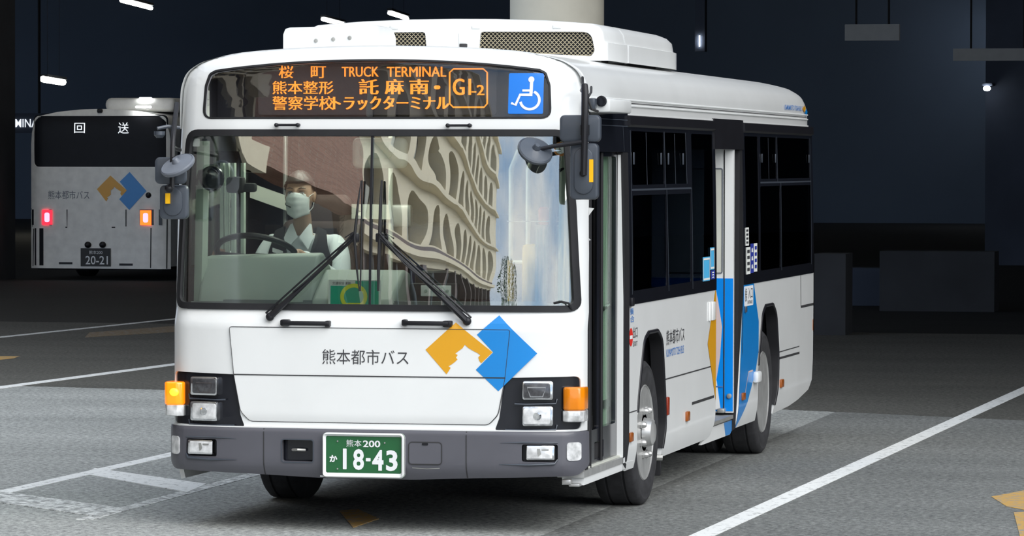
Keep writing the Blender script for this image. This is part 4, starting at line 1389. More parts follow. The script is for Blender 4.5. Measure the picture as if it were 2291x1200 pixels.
for y0, y1, z0, z1 in ((4.05, 4.10, 0.995, 1.115), (4.14, 4.26, 0.995, 1.112)):
    rv = MB().rbox(S(0.006)((y0 + y1) / 2, (z0 + z1) / 2), (0.012, y1 - y0, z1 - z0), 0.01).build('intercom_box', 'white_metal', PF)
eb = patch('entrance_plate', rrect(5.44, 1.04, 5.80, 1.172, 0.01, 2), S(0.004), 'white_print', PR, step=None, thick=0.003, facing=(1, 0, 0))
decal('plate_lettering', '入口', (5.58, 1.085, 5.77, 1.16), S(0.005), 'dark_print', eb, 0.02)
decal('plate_lettering', 'ENTRANCE', (5.56, 1.052, 5.77, 1.075), S(0.005), 'dark_print', eb)
decal('plate_lettering', '後乗', (5.455, 1.07, 5.535, 1.16), S(0.005), 'dark_print', eb)
MB().rbox(S(0.008)(5.47, 1.02), (0.012, 0.05, 0.04), 0.005).build('door_cock', 'mirror_grey', PR)
for y0, y1, z0, z1, nm, mt in ((2.555, 2.61, 0.49, 0.60, 'side_reflector', 'reflector_red'), (3.225, 3.315, 0.414, 0.474, 'side_marker', 'amber_small'), (1.392, 1.47, 0.408, 0.462, 'side_marker', 'amber_small'), (5.335, 5.44, 0.424, 0.474, 'side_marker', 'amber_small'), (7.0, 7.12, 0.42, 0.478, 'side_marker', 'amber_small')):
    MB().rbox(S(0.006)((y0 + y1) / 2, (z0 + z1) / 2), (0.02, y1 - y0, z1 - z0), 0.008).build(nm, mt, PF if y0 < 4.5 else PR)
fc = MB().rbox(S(0.018)(5.90, 0.553), (0.04, 0.16, 0.075), 0.015).build('hatch_handle', 'white_metal', PR)
strip(MB(), [(5.46, 0.44), (5.62, 0.60), (5.80, 0.60)], 0.012, S(0.003)).build('cable_guide', 'pale_pink', PR, smooth=0, flip=False)

# window stickers beside the middle door
for wb, items in ((wb1, [(3.80, 4.06, 1.25, 1.40, 'sticker_cyan'), (4.07, 4.23, 1.315, 1.455, 'sticker_cyan'), (4.10, 4.25, 1.255, 1.31, 'sticker_navy')]),
                  (wb2, [(5.46, 5.60, 1.44, 1.56, 'paper'), (5.49, 5.66, 1.25, 1.43, 'paper'), (5.67, 5.80, 1.255, 1.45, 'sticker_navy'), (5.81, 5.95, 1.26, 1.45, 'paper')])):
    for a, b, c_, d, mt in items:
        sk = patch('window_sticker', rrect(a, c_, b, d, 0.005, 2), S(0.007), mt, wb, step=None, thick=0.001, facing=(1, 0, 0))
        w_, h_ = b - a, d - c_
        if mt == 'sticker_cyan':
            strip(MB(), rrect(a + 0.015, c_ + 0.012, b - 0.015, d - 0.012, 0.004, 2), 0.012, S(0.0085), True).build('sticker_print', 'paper', sk, smooth=0, flip=False)
        elif mt == 'paper':
            mb = MB()
            for q in range(4):
                mb.add([S(0.0085)(a + w_ * f, c_ + h_ * g) for f, g in ((0.2, 0.12 + q * 0.22), (0.8, 0.12 + q * 0.22), (0.8, 0.24 + q * 0.22), (0.2, 0.24 + q * 0.22))], [(0, 1, 2, 3)])
            mb.build('sticker_print', 'sticker_navy' if a > 5.8 else 'dark_print', sk, smooth=0, flip=False)
        else:
            mb = MB()
            for q in range(3):
                mb.add([S(0.0085)(a + w_ * f, c_ + h_ * g) for f, g in ((0.2, 0.15 + q * 0.28), (0.75, 0.15 + q * 0.28), (0.6, 0.3 + q * 0.28), (0.25, 0.27 + q * 0.28))], [(0, 1, 2, 3)])
            mb.build('sticker_print', 'paper', sk, smooth=0, flip=False)


# ---- rear face
def rear_outline(z0):
    r = [(SX(z) - 0.02, z) for z in np.linspace(z0, 2.17, 10)] + [(p[0] - 0.13 * min(1, p[0] / 0.9), p[1] - 0.16 * max(0, (p[1] - 2.2) / 0.417)) for p in TOPH]
    return r + [(-p[0], p[1]) for p in r[::-1][1:]]


patch('rear_panel', rear_outline(0.4), lambda x, z: (x, YR - 0.12 * max(0, (abs(x) - 0.98) / 0.15) ** 2 - (0.10 * ((0.55 - z) / 0.15) ** 2 if z < 0.55 else 0), z), 'white_paint', BUS, step=0.08, thick=0.02, facing=(0, 1, 0),
      holes=[rrect(-0.95, 1.25, 0.95, 2.1, 0.06, 4)], cuts_u=[1.0, 1.03, 1.06, 1.09, -1.0, -1.03, -1.06, -1.09])
patch('rear_window', rrect(-0.96, 1.24, 0.96, 2.11, 0.06, 4), lambda x, z: (x, YR - 0.01, z), 'side_glass', BUS, step=None, thick=0.005, facing=(0, 1, 0))
patch('rear_bumper', rrect(-1.10, 0.32, 1.10, 0.52, 0.04, 4), lambda x, z: (x, YR + 0.01 - 0.2 * max(0, (abs(x) - 0.9) / 0.2) ** 2, z), 'bumper_grey', BUS, step=0.06, thick=0.05, facing=(0, 1, 0))
for s in (1, -1):
    MB().slab((s * 0.95, YR + 0.01, 0.95), (0.12, 0.05, 0.3), 0.02, 3, 0.006).build('tail_lamp', 'reflector_red', BUS)
    mb = MB().tube([(s * 1.145, 8.60, 0.76), (s * 1.145, 8.60, 0.84)], 0.008, 8)
    mb.build('side_marker', 'amber_small', BUS)
MB().tube([(1.135, 8.60, 1.0), (1.13, 8.615, 1.6), (1.12, 8.615, 2.2)], 0.014, 8).build('rear_corner_trim', 'white_metal', BUS)


# ---- wheels: wheel > tyre, rim, hub, nut
def wheel(x, y, side, front, parent, z=0.42):
    wrap = lambda prof: [(side * a, r) for a, r in prof]
    ty = MB()
    pr = [(-0.11, 0.27), (-0.122, 0.31), (-0.126, 0.355), (-0.119, 0.40), (-0.104, 0.417), (-0.06, 0.42), (-0.056, 0.411), (-0.048, 0.411), (-0.044, 0.42), (0.044, 0.42), (0.048, 0.411), (0.056, 0.411), (0.06, 0.42),
          (0.104, 0.417), (0.119, 0.40), (0.123, 0.385), (0.120, 0.38), (0.126, 0.355), (0.126, 0.335), (0.122, 0.31), (0.112, 0.278)]
    n = 40
    c_ = (x - side * 0.126, y, z)
    wh = ty.lathe(wrap(pr), c_, 'x', n, None, False).build('wheel', 'tyre_rubber', parent, smooth=45)
    if front:
        rim = [(0.112, 0.279), (0.118, 0.274), (0.112, 0.266), (0.09, 0.255), (0.062, 0.247), (0.06, 0.235), (0.075, 0.205), (0.10, 0.185), (0.11, 0.17), (0.112, 0.11), (0.112, 0.0)]
    else:
        rim = [(0.112, 0.279), (0.118, 0.274), (0.112, 0.266), (0.095, 0.257), (0.085, 0.25), (0.05, 0.243), (0.02, 0.232), (0.005, 0.20), (0.0, 0.13), (0.0, 0.0)]
    MB().lathe(wrap(rim), c_, 'x', n).build('rim', 'steel', wh, smooth=30)
    a0 = 0.112 if front else 0.0
    if front:
        MB().lathe(wrap([(a0, 0.088), (a0 + 0.03, 0.08), (a0 + 0.05, 0.074), (a0 + 0.062, 0.05), (a0 + 0.064, 0.0)]), c_, 'x', 28).build('hub', 'steel', wh)
        for k in range(8):
            t = 2 * PI * (k + 0.5) / 8
            q = (c_[0] + side * a0, y + 0.137 * math.cos(t), z + 0.137 * math.sin(t))
            MB().lathe(wrap([(-0.005, 0.024), (0.01, 0.024), (0.012, 0.019), (0.026, 0.018), (0.036, 0.012), (0.037, 0.0)]), q, 'x', 8).build('wheel_nut', 'steel', wh)
    else:
        MB().lathe(wrap([(a0, 0.12), (a0 + 0.08, 0.11), (a0 + 0.1, 0.08), (a0 + 0.1, 0.0)]), c_, 'x', 24).build('hub', 'steel_dull', wh)
        for k in range(8):
            t = 2 * PI * (k + 0.5) / 8
            q = (c_[0] + side * a0, y + 0.16 * math.cos(t), z + 0.16 * math.sin(t))
            MB().lathe(wrap([(0, 0.02), (0.03, 0.018), (0.04, 0.0)]), q, 'x', 8).build('wheel_nut', 'steel_dull', wh)
        MB().lathe(wrap([(a - 0.30, r) for a, r in pr]), c_, 'x', n, None, False).build('inner_tyre', 'tyre_rubber', wh)
    return wh


wheel(1.125, 2.08, 1, True, BUS)
wheel(-1.125, 2.08, -1, True, BUS)
wheel(1.125, 6.47, 1, False, BUS)
wheel(-1.125, 6.47, -1, False, BUS)
for s in (1, -1):
    MB().slab((s * 0.99, 2.60, 0.28), (0.25, 0.012, 0.30), 0.01, 2, 0.003).build('mud_flap', 'black_rubber', BUS)
MB().tube([(1.10, 2.50, 0.245), (1.14, 2.51, 0.245)], 0.02, 8).build('flap_bracket', 'steel_dull', BUS)


# ---- roof: air conditioner and small box
def ac_profile(k):
    """half of the cover seen from the front; k shrinks it"""
    return [(0.915 - k, 2.575), (0.915 - k, 2.68), (0.895 - k, 2.685), (0.885 - k, 2.74), (0.862 - k, 2.772 - k * .5), (0.82 - k, 2.79 - k * .6), (0.55 - k * .6, 2.81 - k), (0.25, 2.82 - k), (0, 2.822 - k)]


def ac_ring(y, k):
    h = ac_profile(k)
    return [(a, y, b) for a, b in h] + [(-a, y, b) for a, b in h[::-1][1:]]


ac = thing('x', '', '')
bpy.data.objects.remove(ac)
rings = [ac_ring(1.93, 0.02), ac_ring(1.945, 0.006), ac_ring(1.97, 0.0), ac_ring(2.55, 0.0)]
rings2 = [ac_ring(2.60, 0.0), ac_ring(4.0, 0.004), ac_ring(4.2, 0.01), ac_ring(4.32, 0.022), ac_ring(4.38, 0.05)]


def skin_rings(rs, cap0, cap1):
    m_ = len(rs[0])
    f = [(i * m_ + j, i * m_ + j + 1, (i + 1) * m_ + j + 1, (i + 1) * m_ + j) for i in range(len(rs) - 1) for j in range(m_ - 1)]
    if cap0:
        f.append(tuple(range(m_)))
    if cap1:
        f.append(tuple((len(rs) - 1) * m_ + j for j in range(m_)))
    return MB().add(sum(rs, []), f)


acu = skin_rings(rings, False, True).build('air_conditioner', 'white_paint', BUS)
skin_rings(rings2, True, True).build('rear_cover', 'white_paint', acu)
skin_rings([[(x * 0.992, y, z - 0.005) for x, y, z in ac_ring(q, 0.01)] for q in (2.54, 2.61)], False, False).build('cover_gap', 'seam_dark', acu)
MB().box(-0.8, 0.8, 2.2, 4.1, 2.56, 2.60).build('unit_base', 'seam_dark', acu, smooth=0)
AFZ = lambda a: np.interp(abs(a), [0, 0.25, 0.55, 0.82, 0.9], [2.822, 2.82, 2.81, 2.79, 2.755]) - 0.02
front = [(x, z) for x, y, z in ac_ring(0, 0.02)]
GR = roundpoly([(0.155, 2.636), (0.82, 2.60), (0.842, 2.63), (0.82, 2.74), (0.72, 2.742), (0.165, 2.745)], [0.02, 0.02, 0.03, 0.06, 0.02, 0.02], 4)
GL = [(-p[0], p[1]) for p in GR]
GC = roundpoly([(0.03, 2.66), (-0.06, 2.66), (-0.06, 2.745), (0.03, 2.745)], 0.01, 2)
ff = patch('grille_frame', front, lambda x, z: (x, 1.93, z), 'white_paint', acu, holes=[[(p[0], p[1]) for p in GR], GL], step=None, thick=0.03, facing=(0, -1, 0))
for g, s in ((GR, 1), (GL, -1)):
    patch('grille_back', ring(g, 0.02), lambda x, z: (x, 2.06, z), 'seam_dark', acu, step=None, facing=(0, -1, 0))
    mb = MB()
    xs = np.arange(0.15, 0.85, 0.0125)
    for zz in np.arange(2.60, 2.75, 0.0125):
        row = int(round((zz - 2.60) / 0.0125))
        pts = [(x, zz + (0.0052 if (k + row) % 2 else -0.0052)) for k, x in enumerate(xs)]
        pts = [(x, z) for x, z in pts if z > np.interp(x, [0.155, 0.82], [2.634, 2.598]) and (x < 0.83 or z > 2.62)]
        if len(pts) > 3:
            strip(mb, [(s * x, z) for x, z in pts], 0.0042, lambda x, z: (x, 1.945, z))
    mb.build('grille_mesh', 'mesh_tan', acu, smooth=0, flip=False)
for x in (-0.35, 0.14, 0.62):
    MB().rbox((x, 1.926, 2.772), (0.05, 0.006, 0.02), 0.003).build('cover_clip', 'white_metal', acu)
MB().rbox((0.06, 1.93, 2.695), (0.05, 0.012, 0.09), 0.006).build('centre_cover', 'white_metal', acu)
MB().rbox((0.065, 1.925, 2.665), (0.045, 0.02, 0.022), 0.004).build('centre_socket', 'seam_dark', acu)
MB().tube([(0.86, 2.0, 2.57), (0.84, 1.96, 2.56)], 0.01, 6).build('cover_foot', 'steel', acu)

bx = skin_rings([[(x, y, z) for x, z in ((-0.18, 2.58), (-0.18, 2.715 - 0.03 * t), (-0.19, 2.745 - 0.03 * t), (-0.22, 2.752 - 0.03 * t), (-0.70, 2.742 - 0.03 * t), (-0.725, 2.735 - 0.03 * t), (-0.735, 2.71 - 0.03 * t), (-0.735, 2.56))] for y, t in ((0.905, 0.3), (0.92, 0.05), (0.95, 0.0), (1.2, 0.0), (1.27, 0.4), (1.29, 1.0))], True, True).build('roof_box', 'white_metal', BUS, smooth=45)
for x in (-0.545, -0.445, -0.35):
    MB().lathe([(0, 0.012), (-0.006, 0.01), (-0.008, 0)], (x, 0.906, 2.665 + (x + 0.545) * 0.08), 'y', 12).build('roof_box_bolt', 'steel_dull', bx)

# ---- mirrors, door side
def P3(px, py, y):
    return Vector(on_y(px, py, y))


YM = -0.15
ms = MB()
ms.tube([P3(1308, 190, YM + 0.02), P3(1309, 205, YM), P3(1308, 300, YM), P3(1306, 392, YM)], [0.017, 0.019, 0.019, 0.017], 10)
ms.tube([P3(1308, 196, YM), Vector((1.16, 0.03, 2.38)), Vector((1.13, 0.14, 2.37))], 0.012, 8)
ms.tube([P3(1302, 318, YM), P3(1235, 328, YM - 0.01), P3(1205, 334, YM - 0.02)], [0.013, 0.012, 0.011], 10)
mst = ms.build('mirror_arm', 'black_satin', BUS)


def mirror(px0, py0, px1, py1, y, parent, oval=False, rz=0.0, depth=0.05, mt='mirror_grey'):
    a, b = P3(px0, py1, y), P3(px1, py0, y)
    c_ = (a + b) / 2
    w_, h_ = b.x - a.x, b.z - a.z
    R = Matrix.Rotation(rz, 3, 'Z')
    o = MB().slab(c_ + Vector((0, 0.05, 0)), (w_, depth, h_), 0.028, 6, 0.012, R).build('mirror', mt, parent)
    MB().slab(c_ + Vector((0, 0.05 + depth * 0.5 + 0.002, 0)), (w_ - 0.02, 0.004, h_ - 0.02), 0.022, 5, 0, R).build('mirror_glass', 'chrome', o)
    if oval:
        MB().slab(c_ + Vector((0.0, 0.05 - depth * 0.5 - 0.004, 0.002)), (w_ * 0.66, 0.016, h_ * 0.82), w_ * 0.32, 8, 0.006, R).build('mirror_boss', mt, o)
    return o


m1 = mirror(1249, 257, 1341, 318, YM, mst, False, 0.0)
m2 = mirror(1272, 320, 1336, 447, YM, mst, True, 0.0)
a, b = P3(1317, 408, YM - 0.0), P3(1326, 357, YM - 0.0)
MB().box(a.x, b.x, YM + 0.012, YM + 0.018, a.z, b.z).build('mirror_sticker', 'sign_yellow', m2, smooth=0)
MB().ball(P3(1304, 388, YM + 0.01), (0.018, 0.018, 0.018), 12, 8).build('mirror_joint', 'black_satin', m2)
MB().box(P3(1299, 0, YM).x, P3(1318, 0, YM).x, YM - 0.005, YM + 0.02, P3(0, 302, YM).z, P3(0, 280, YM).z).build('mirror_clamp', 'black_satin', m1, smooth=0)


def dish(c_, r, nrm, parent, mt, k=0.75):
    """round convex mirror seen from its back"""
    nrm = Vector(nrm).normalized()
    R = nrm.to_track_quat('Z', 'Y').to_matrix()
    o = MB().lathe([(-0.012, 0.0), (-0.012, r * 0.96), (-0.004, r), (0.006, r), (0.012, r * 0.93), (0.010, r * 0.9), (0.016, r * 0.5), (0.022, r * 0.24), (0.034, r * 0.2), (0.046, r * 0.13), (0.046, 0)], c_, 'z', 36, R).build('round_mirror', mt, parent, smooth=30)
    return o


c_ = P3(1197, 338, YM - 0.02)
dish(c_, 0.096, (0.447, -0.587, 0.687), mst, 'mirror_grey')
# ---- mirrors, driver's side
ms2 = MB()
ms2.tube([P3(396, 232, 0.1), P3(388, 300, YM + 0.04), P3(386, 330, YM), P3(385, 420, YM)], 0.014, 8)
ms2.tube([P3(386, 352, YM), P3(396, 366, YM - 0.03)], 0.011, 8)
ms2.tube([P3(386, 330, YM), Vector((-1.10, 0.12, 2.05))], 0.012, 8)
mst2 = ms2.build('mirror_arm', 'black_satin', BUS)
mirror(341, 352, 412, 412, YM, mst2, False, 0.0, 0.03)
m3 = mirror(353, 414, 416, 491, YM + 0.06, mst2, True, 0.0)
a, b = P3(363, 456, YM), P3(372, 433, YM)
MB().box(a.x, b.x, YM + 0.055, YM + 0.075, a.z, b.z).build('mirror_sticker', 'sign_yellow', m3, smooth=0)
MB().ball(P3(378, 422, YM), (0.024, 0.024, 0.024), 12, 8).build('mirror_joint', 'black_satin', mst2)
dish(P3(398, 370, YM - 0.03), 0.098, (-0.266, -0.53, 0.81), mst2, 'grey_plastic')
ms3 = MB().tube([P3(402, 286, 0.0), P3(375, 283, -0.05), P3(352, 288, -0.08)], 0.01, 8).lathe([(0.0, 0.03), (-0.02, 0.03), (-0.035, 0.018), (-0.035, 0)], P3(357, 294, -0.08), 'z', 14)
ms3.build('side_camera', 'mirror_grey', BUS)

# ================================================================ inside the bus
MB().box(-1.1, 1.08, 0.35, 4.25, 0.62, 0.66).box(-1.1, 0.48, 4.25, 5.12, 0.62, 0.66).box(-1.1, 1.08, 5.12, 8.5, 0.62, 0.66).build('cabin_floor', 'interior_floor', BUS, smooth=0)
MB().box(-1.05, 1.05, 0.5, 8.4, 2.38, 2.42).build('cabin_ceiling', 'interior_cream', BUS, smooth=0)
MB().rbox((-0.45, 0.95, 2.345), (0.7, 0.35, 0.05), 0.01).build('cabin_fill', 'cabin_fill', BUS)  # added glowing box that brightens driver and dash
MB().box(-1.1, 1.1, 8.3, 8.32, 0.6, 2.4).build('cabin_rear', 'interior_dark', BUS, smooth=0)
dash = MB()
dash.prism([(0.17, 1.235), (0.20, 1.30), (0.27, 1.44), (0.31, 1.485), (0.40, 1.492), (0.5, 1.44), (0.62, 1.36), (0.62, 0.66), (0.17, 0.66)], lambda y, z: (-1.03, y + 0.05, z - 0.02 if z > 1.4 else z), lambda y, z: (-0.36, y, z))
dob = dash.build('dashboard', 'dash_green', BUS, smooth=30)
bv = dob.modifiers.new('round', 'BEVEL')
bv.width, bv.segments, bv.limit_method = 0.02, 3, 'ANGLE'
mb = MB()
mb.prism([(0.12, 1.235), (0.20, 1.29), (0.40, 1.40), (0.52, 1.38), (0.55, 0.66), (0.12, 0.66)], lambda y, z: (-0.36, y, z), lambda y, z: (0.10, y, z))
cob = mb.build('centre_console', 'dash_green', BUS, smooth=30)
bv = cob.modifiers.new('round', 'BEVEL')
bv.width, bv.segments, bv.limit_method = 0.02, 3, 'ANGLE'
mb = MB().box(-1.04, 1.02, 0.13, 0.62, 1.19, 1.225)
for x in (-0.7, -0.25, 0.2, 0.55):
    mb.box(x - 0.16, x + 0.16, 0.14, 0.20, 1.225, 1.236)
mb.build('dash_top', 'dash_grey', BUS, smooth=0)
mb = MB().rbox((0.33, 0.62, 1.31), (0.42, 0.25, 0.16), 0.03).rbox((0.25, 0.45, 1.27), (0.26, 0.10, 0.11), 0.01)
fb = mb.build('fare_panel', 'interior_dark', BUS)
MB().rbox((0.27, 0.395, 1.285), (0.17, 0.01, 0.06), 0.006).build('fare_display', 'paper', fb)
for k, x in enumerate((0.215, 0.255, 0.295, 0.335)):
    MB().lathe([(0, 0.009), (-0.006, 0.008), (-0.006, 0)], (x, 0.389, 1.285), 'y', 10).build('fare_button', 'dash_green', fb)
# steering wheel
sw = thing('x', '', '')
bpy.data.objects.remove(sw)
R = Matrix.Rotation(math.radians(-28), 3, 'X')
n = 40
WC = Vector((-0.80, 0.60, 1.475))
pts = [R @ Vector((0.225 * math.cos(2 * PI * k / n), 0.225 * math.sin(2 * PI * k / n), 0)) + WC for k in range(n + 1)]
swm = MB().tube(pts, 0.017, 10, False)
swm.tube([WC + R @ Vector((-0.21, 0.0, 0)), WC + R @ Vector((0, -0.02, -0.03)), WC + R @ Vector((0.21, 0.0, 0))], 0.012, 8)
swm.lathe([(-0.06, 0.04), (-0.02, 0.07), (0, 0.06), (0.004, 0)], WC, 'z', 20, None)
swm.tube([WC + Vector((0, 0, -0.05)), WC + Vector((0, -0.2, -0.6))], 0.03, 10)
swm.build('steering_wheel', 'black_satin', BUS)
# driver's seat
mb = MB().rbox((-0.62, 1.12, 1.02), (0.50, 0.48, 0.14), 0.05, 3)
mb.build('driver_seat', 'seat_brown', BUS)
mb = MB().rbox((-0.62, 1.36, 1.36), (0.50, 0.13, 0.60), 0.06, 4, Matrix.Rotation(-0.12, 3, 'X'))
mb.rbox((-0.62, 1.40, 1.70), (0.30, 0.10, 0.2), 0.045, 4)
mb.build('driver_seatback', 'seat_brown', BUS)
MB().box(-0.8, -0.45, 0.95, 1.3, 0.66, 0.96).build('seat_base', 'interior_dark', BUS, smooth=0)
# partition behind the driver, with a pale band and window frame
mb = MB().box(-1.08, -0.22, 1.75, 1.78, 0.66, 1.62)
mb.build('driver_partition', 'seat_brown', BUS, smooth=0)
mb = MB()
mb.prism([(0, 0), (0.02, 0), (0.02, 0.085), (0, 0.085)], lambda a, b: (-0.235, 1.62 + a, 1.655 + b), lambda a, b: (-0.80, 1.62 + a, 1.665 + b))
mb.prism([(0, 0), (0.02, 0), (0.02, 0.085), (0, 0.085)], lambda a, b: (-0.80, 1.62 + a, 1.665 + b), lambda a, b: (-1.10, 1.5 + a, 1.78 + b))
mb.build('partition_rail', 'interior_cream', BUS, smooth=0)
MB().rbox((-0.17, 1.4, 1.68), (0.12, 0.05, 0.13), 0.02).build('ticket_reader', 'steel_dull', BUS)
for x, mt in ((-0.93, 'steel'), (-0.30, 'interior_cream')):
    MB().tube([(x, 1.65, 0.66), (x, 1.65, 2.38)], 0.014, 10).build('partition_pole', mt, BUS)
mb = MB()
for x in (-1.02, -0.99, -0.955, -0.90):
    mb.box(x, x + 0.018, 0.62, 0.66, 1.22, 1.98)
mb.build('side_blind', 'interior_green', BUS, smooth=0)
mb = MB().prism([(-1.075, 0.30), (-1.02, 0.26), (-1.0, 0.30), (-1.02, 0.36), (-1.075, 0.40)], lambda x, y: (x, y, 1.22), lambda x, y: (x - 0.0, y + 0.06, 2.1))
mb.build('pillar_trim', 'interior_green', BUS)
mb = MB().prism([(1.075, 0.30), (0.985, 0.26), (0.965, 0.30), (0.985, 0.36), (1.075, 0.40)], lambda x, y: (x, y, 1.22), lambda x, y: (x - 0.0, y + 0.06, 2.1))
mb.build('pillar_trim', 'interior_green', BUS)
MB().tube([(0.915, 0.36, 1.21), (0.92, 0.38, 1.6), (0.93, 0.38, 2.08)], 0.022, 10).build('door_post', 'black_rubber', BUS)
MB().tube([(0.66, 0.42, 1.665), (0.96, 0.38, 1.668)], 0.004, 6).build('guard_wire', 'steel', BUS)
# door side guard with yellow rails and a cream panel
mb = MB().box(0.735, 0.90, 0.80, 0.83, 0.70, 1.64)
gd = mb.build('door_guard', 'interior_cream', BUS, smooth=0)
mb = MB()
for k in range(7):
    mb.box(0.745 + k * 0.021, 0.752 + k * 0.021, 0.794, 0.80, 0.72, 1.62)
mb.build('guard_ribs', 'interior_green', gd, smooth=0)
MB().rbox((0.79, 0.78, 1.69), (0.06, 0.05, 0.10), 0.015).build('stop_button', 'red_print', gd)
for x, y in ((0.455, 1.45), (0.565, 1.40)):
    p = MB().tube([(x, y, 0.66), (x, y, 1.43)], 0.021, 12).build('grab_pole', 'rail_yellow', BUS)
    MB().tube([(x, y, 1.43), (x, y, 1.95), (x + 0.03, y + 0.05, 2.05), (x + 0.1, y + 0.1, 2.08)], 0.014, 10).build('upper_pole', 'interior_cream', p)
MB().tube([(0.455, 1.45, 1.42), (0.565, 1.40, 1.42)], 0.012, 8).build('grab_bar', 'interior_cream', BUS)
MB().rbox((0.62, 1.3, 1.25), (0.10, 0.2, 0.55), 0.02).build('yellow_panel', 'rail_yellow', BUS)
# seats in rows
for y in (2.6, 3.5, 5.7, 6.5, 7.3):
    for x in (-0.82, -0.42) + ((0.82,) if y > 5.5 or y < 3 else ()):
        mb = MB().rbox((x, y, 1.0), (0.38, 0.40, 0.10), 0.03).rbox((x, y + 0.22, 1.3), (0.38, 0.09, 0.62), 0.04)
        mb.build('passenger_seat', 'seat_blue', BUS)
# visor box, inner mirrors, stickers on the glass
vb = MB().rbox((-0.02, 0.30, 2.035), (0.30, 0.09, 0.165), 0.03, 3).build('visor_box', 'interior_cream', BUS)
MB().slab((-0.03, 0.252, 2.05), (0.18, 0.008, 0.09), 0.03, 5, 0.003).build('visor_recess', 'interior_green', vb)
MB().slab((0.055, 0.250, 2.06), (0.03, 0.01, 0.04), 0.008, 3, 0.002).build('visor_switch', 'paper', vb)
im = MB().ball((-0.955, 0.25, 1.895), (0.062, 0.05, 0.072), 20, 14).lathe([(-0.02, 0.068), (0.0, 0.07), (0.02, 0.05), (0.02, 0)], (-0.955, 0.25, 1.895), 'y', 24)
im = im.build('inner_mirror', 'black_gloss', BUS)
MB().tube([(-1.06, 0.3, 1.86), (-1.03, 0.26, 1.935), (-0.98, 0.26, 1.94), (-0.955, 0.27, 1.93)], 0.009, 8).build('mirror_stalk', 'black_satin', im)
MB().rbox((-0.84, 0.32, 1.86), (0.10, 0.08, 0.09), 0.02).rbox((-0.77, 0.34, 1.845), (0.08, 0.06, 0.05), 0.015).build('dash_camera', 'interior_dark', BUS)
i2 = MB()
I2 = P3(1221, 397, 0.26)
i2.ball(I2, (0.058, 0.02, 0.09), 20, 14, Matrix.Rotation(0.15, 3, 'Y'))
i2 = i2.build('inner_mirror', 'black_satin', BUS)
MB().tube([I2 + Vector((0.02, 0.01, 0.0)), I2 + Vector((0.06, 0.03, 0.03)), I2 + Vector((0.10, 0.08, 0.06))], 0.008, 8).build('mirror_stalk', 'black_satin', i2)
MB().rbox((0.95, 0.30, 2.02), (0.05, 0.05, 0.15), 0.015).build('mirror_bracket', 'interior_dark', BUS)
p = fp(1254, 334, -0.02)
sk = MB().lathe([(0, 0.038), (0.002, 0.038), (0.002, 0)], F(-0.02)(*p), 'y', 28).build('inspection_sticker', 'sticker_orange', BUS)
MB().lathe([(0, 0.026), (-0.002, 0.026), (-0.002, 0)], F(-0.019)(*p), 'y', 24).build('sticker_face', 'paper', sk)
decal('sticker_print', '8', (p[0] - 0.008, p[1] - 0.012, p[0] + 0.008, p[1] + 0.012), F(-0.016), 'dark_print', sk)
p = fp(440, 319, -0.02)
sk = patch('corner_sticker', rrect(p[0] - 0.021, p[1] - 0.022, p[0] + 0.021, p[1] + 0.022, 0.004, 2), F(-0.012), 'paper', BUS, step=None, facing=(0, -1, 0))
# hose along the lower corner of the windscreen
MB().tube([F(0.01)(1.085, 1.20), F(0.03)(1.075, 1.235), F(0.03)(1.04, 1.245), F(0.01)(1.0, 1.235)], 0.006, 6).build('washer_hose', 'black_rubber', BUS)

# ---- poster standing inside the windscreen
pt = thing('poster', 'green safety poster with a yellow ring standing inside the windshield', 'poster', (-0.146, 0.03, 1.225))
a, b = P3(737, 684, 0.10), P3(854, 627, 0.10)
px0, px1, pz0, pz1 = a.x, b.x, a.z, b.z
FB = lambda o: (lambda x, z: (x, 0.075 + 0.05 * (z - pz0) - o, z))
patch('board', rrect(px0, pz0, px1, pz1, 0.004, 2), FB(0), 'paper', pt, step=None, thick=0.004, facing=(0, -1, 0))
patch('print', [(px0 + 0.012, pz0 + 0.004), (px1 - 0.01, pz0 + 0.004), (px1 - 0.012, pz1 - 0.005), (px0 + 0.15, pz1 - 0.005), (px0 + 0.15, pz1 - 0.032), (px0 + 0.012, pz1 - 0.032)], FB(0.002), 'poster_green', pt, step=None)
cx, cz = P3(793, 660, 0.09).x, P3(793, 664, 0.09).z
strip(MB(), [(cx + 0.065 * math.cos(t), max(pz0 + 0.006, cz + 0.060 * math.sin(t))) for t in np.linspace(0, 2 * PI, 40, endpoint=False)], 0.021, FB(0.0035), True).build('ring', 'poster_ring', pt, smooth=0, flip=False)
decal('lettering', '交通安全運動', (px0 + 0.022, pz1 - 0.026, px0 + 0.125, pz1 - 0.010), FB(0.0035), 'dark_print', pt, 0.01)

# ================================================================ the driver
DX, DY = -0.66, 1.02
drv = thing('person', 'bus driver in white mask, white shirt and dark vest behind the steering wheel', 'person', (DX, DY + 0.05, 0.66))


def skin_body(name, verts, edges, radii, root, material, parent, lev=2):
    me = bpy.data.meshes.new(name)
    me.from_pydata(verts, edges, [])
    o = bpy.data.objects.new(name, me)
    COL.objects.link(o)
    md_ = o.modifiers.new('skin', 'SKIN')
    md_.use_smooth_shade = True
    md_.branch_smoothing = 0.6
    lay = me.skin_vertices[0].data
    for i, r in enumerate(radii):
        lay[i].radius = (r, r) if not isinstance(r, tuple) else r
        lay[i].use_root = (i == root)
    s = o.modifiers.new('sub', 'SUBSURF')
    s.levels = s.render_levels = lev
    dg = bpy.context.evaluated_depsgraph_get()
    dg.update()
    m2_ = bpy.data.meshes.new_from_object(o.evaluated_get(dg))
    bpy.data.objects.remove(o)
    bpy.data.meshes.remove(me)
    m2_.name = name
    o = finish(name, m2_, material, parent, 180, recalc=True)
    return o


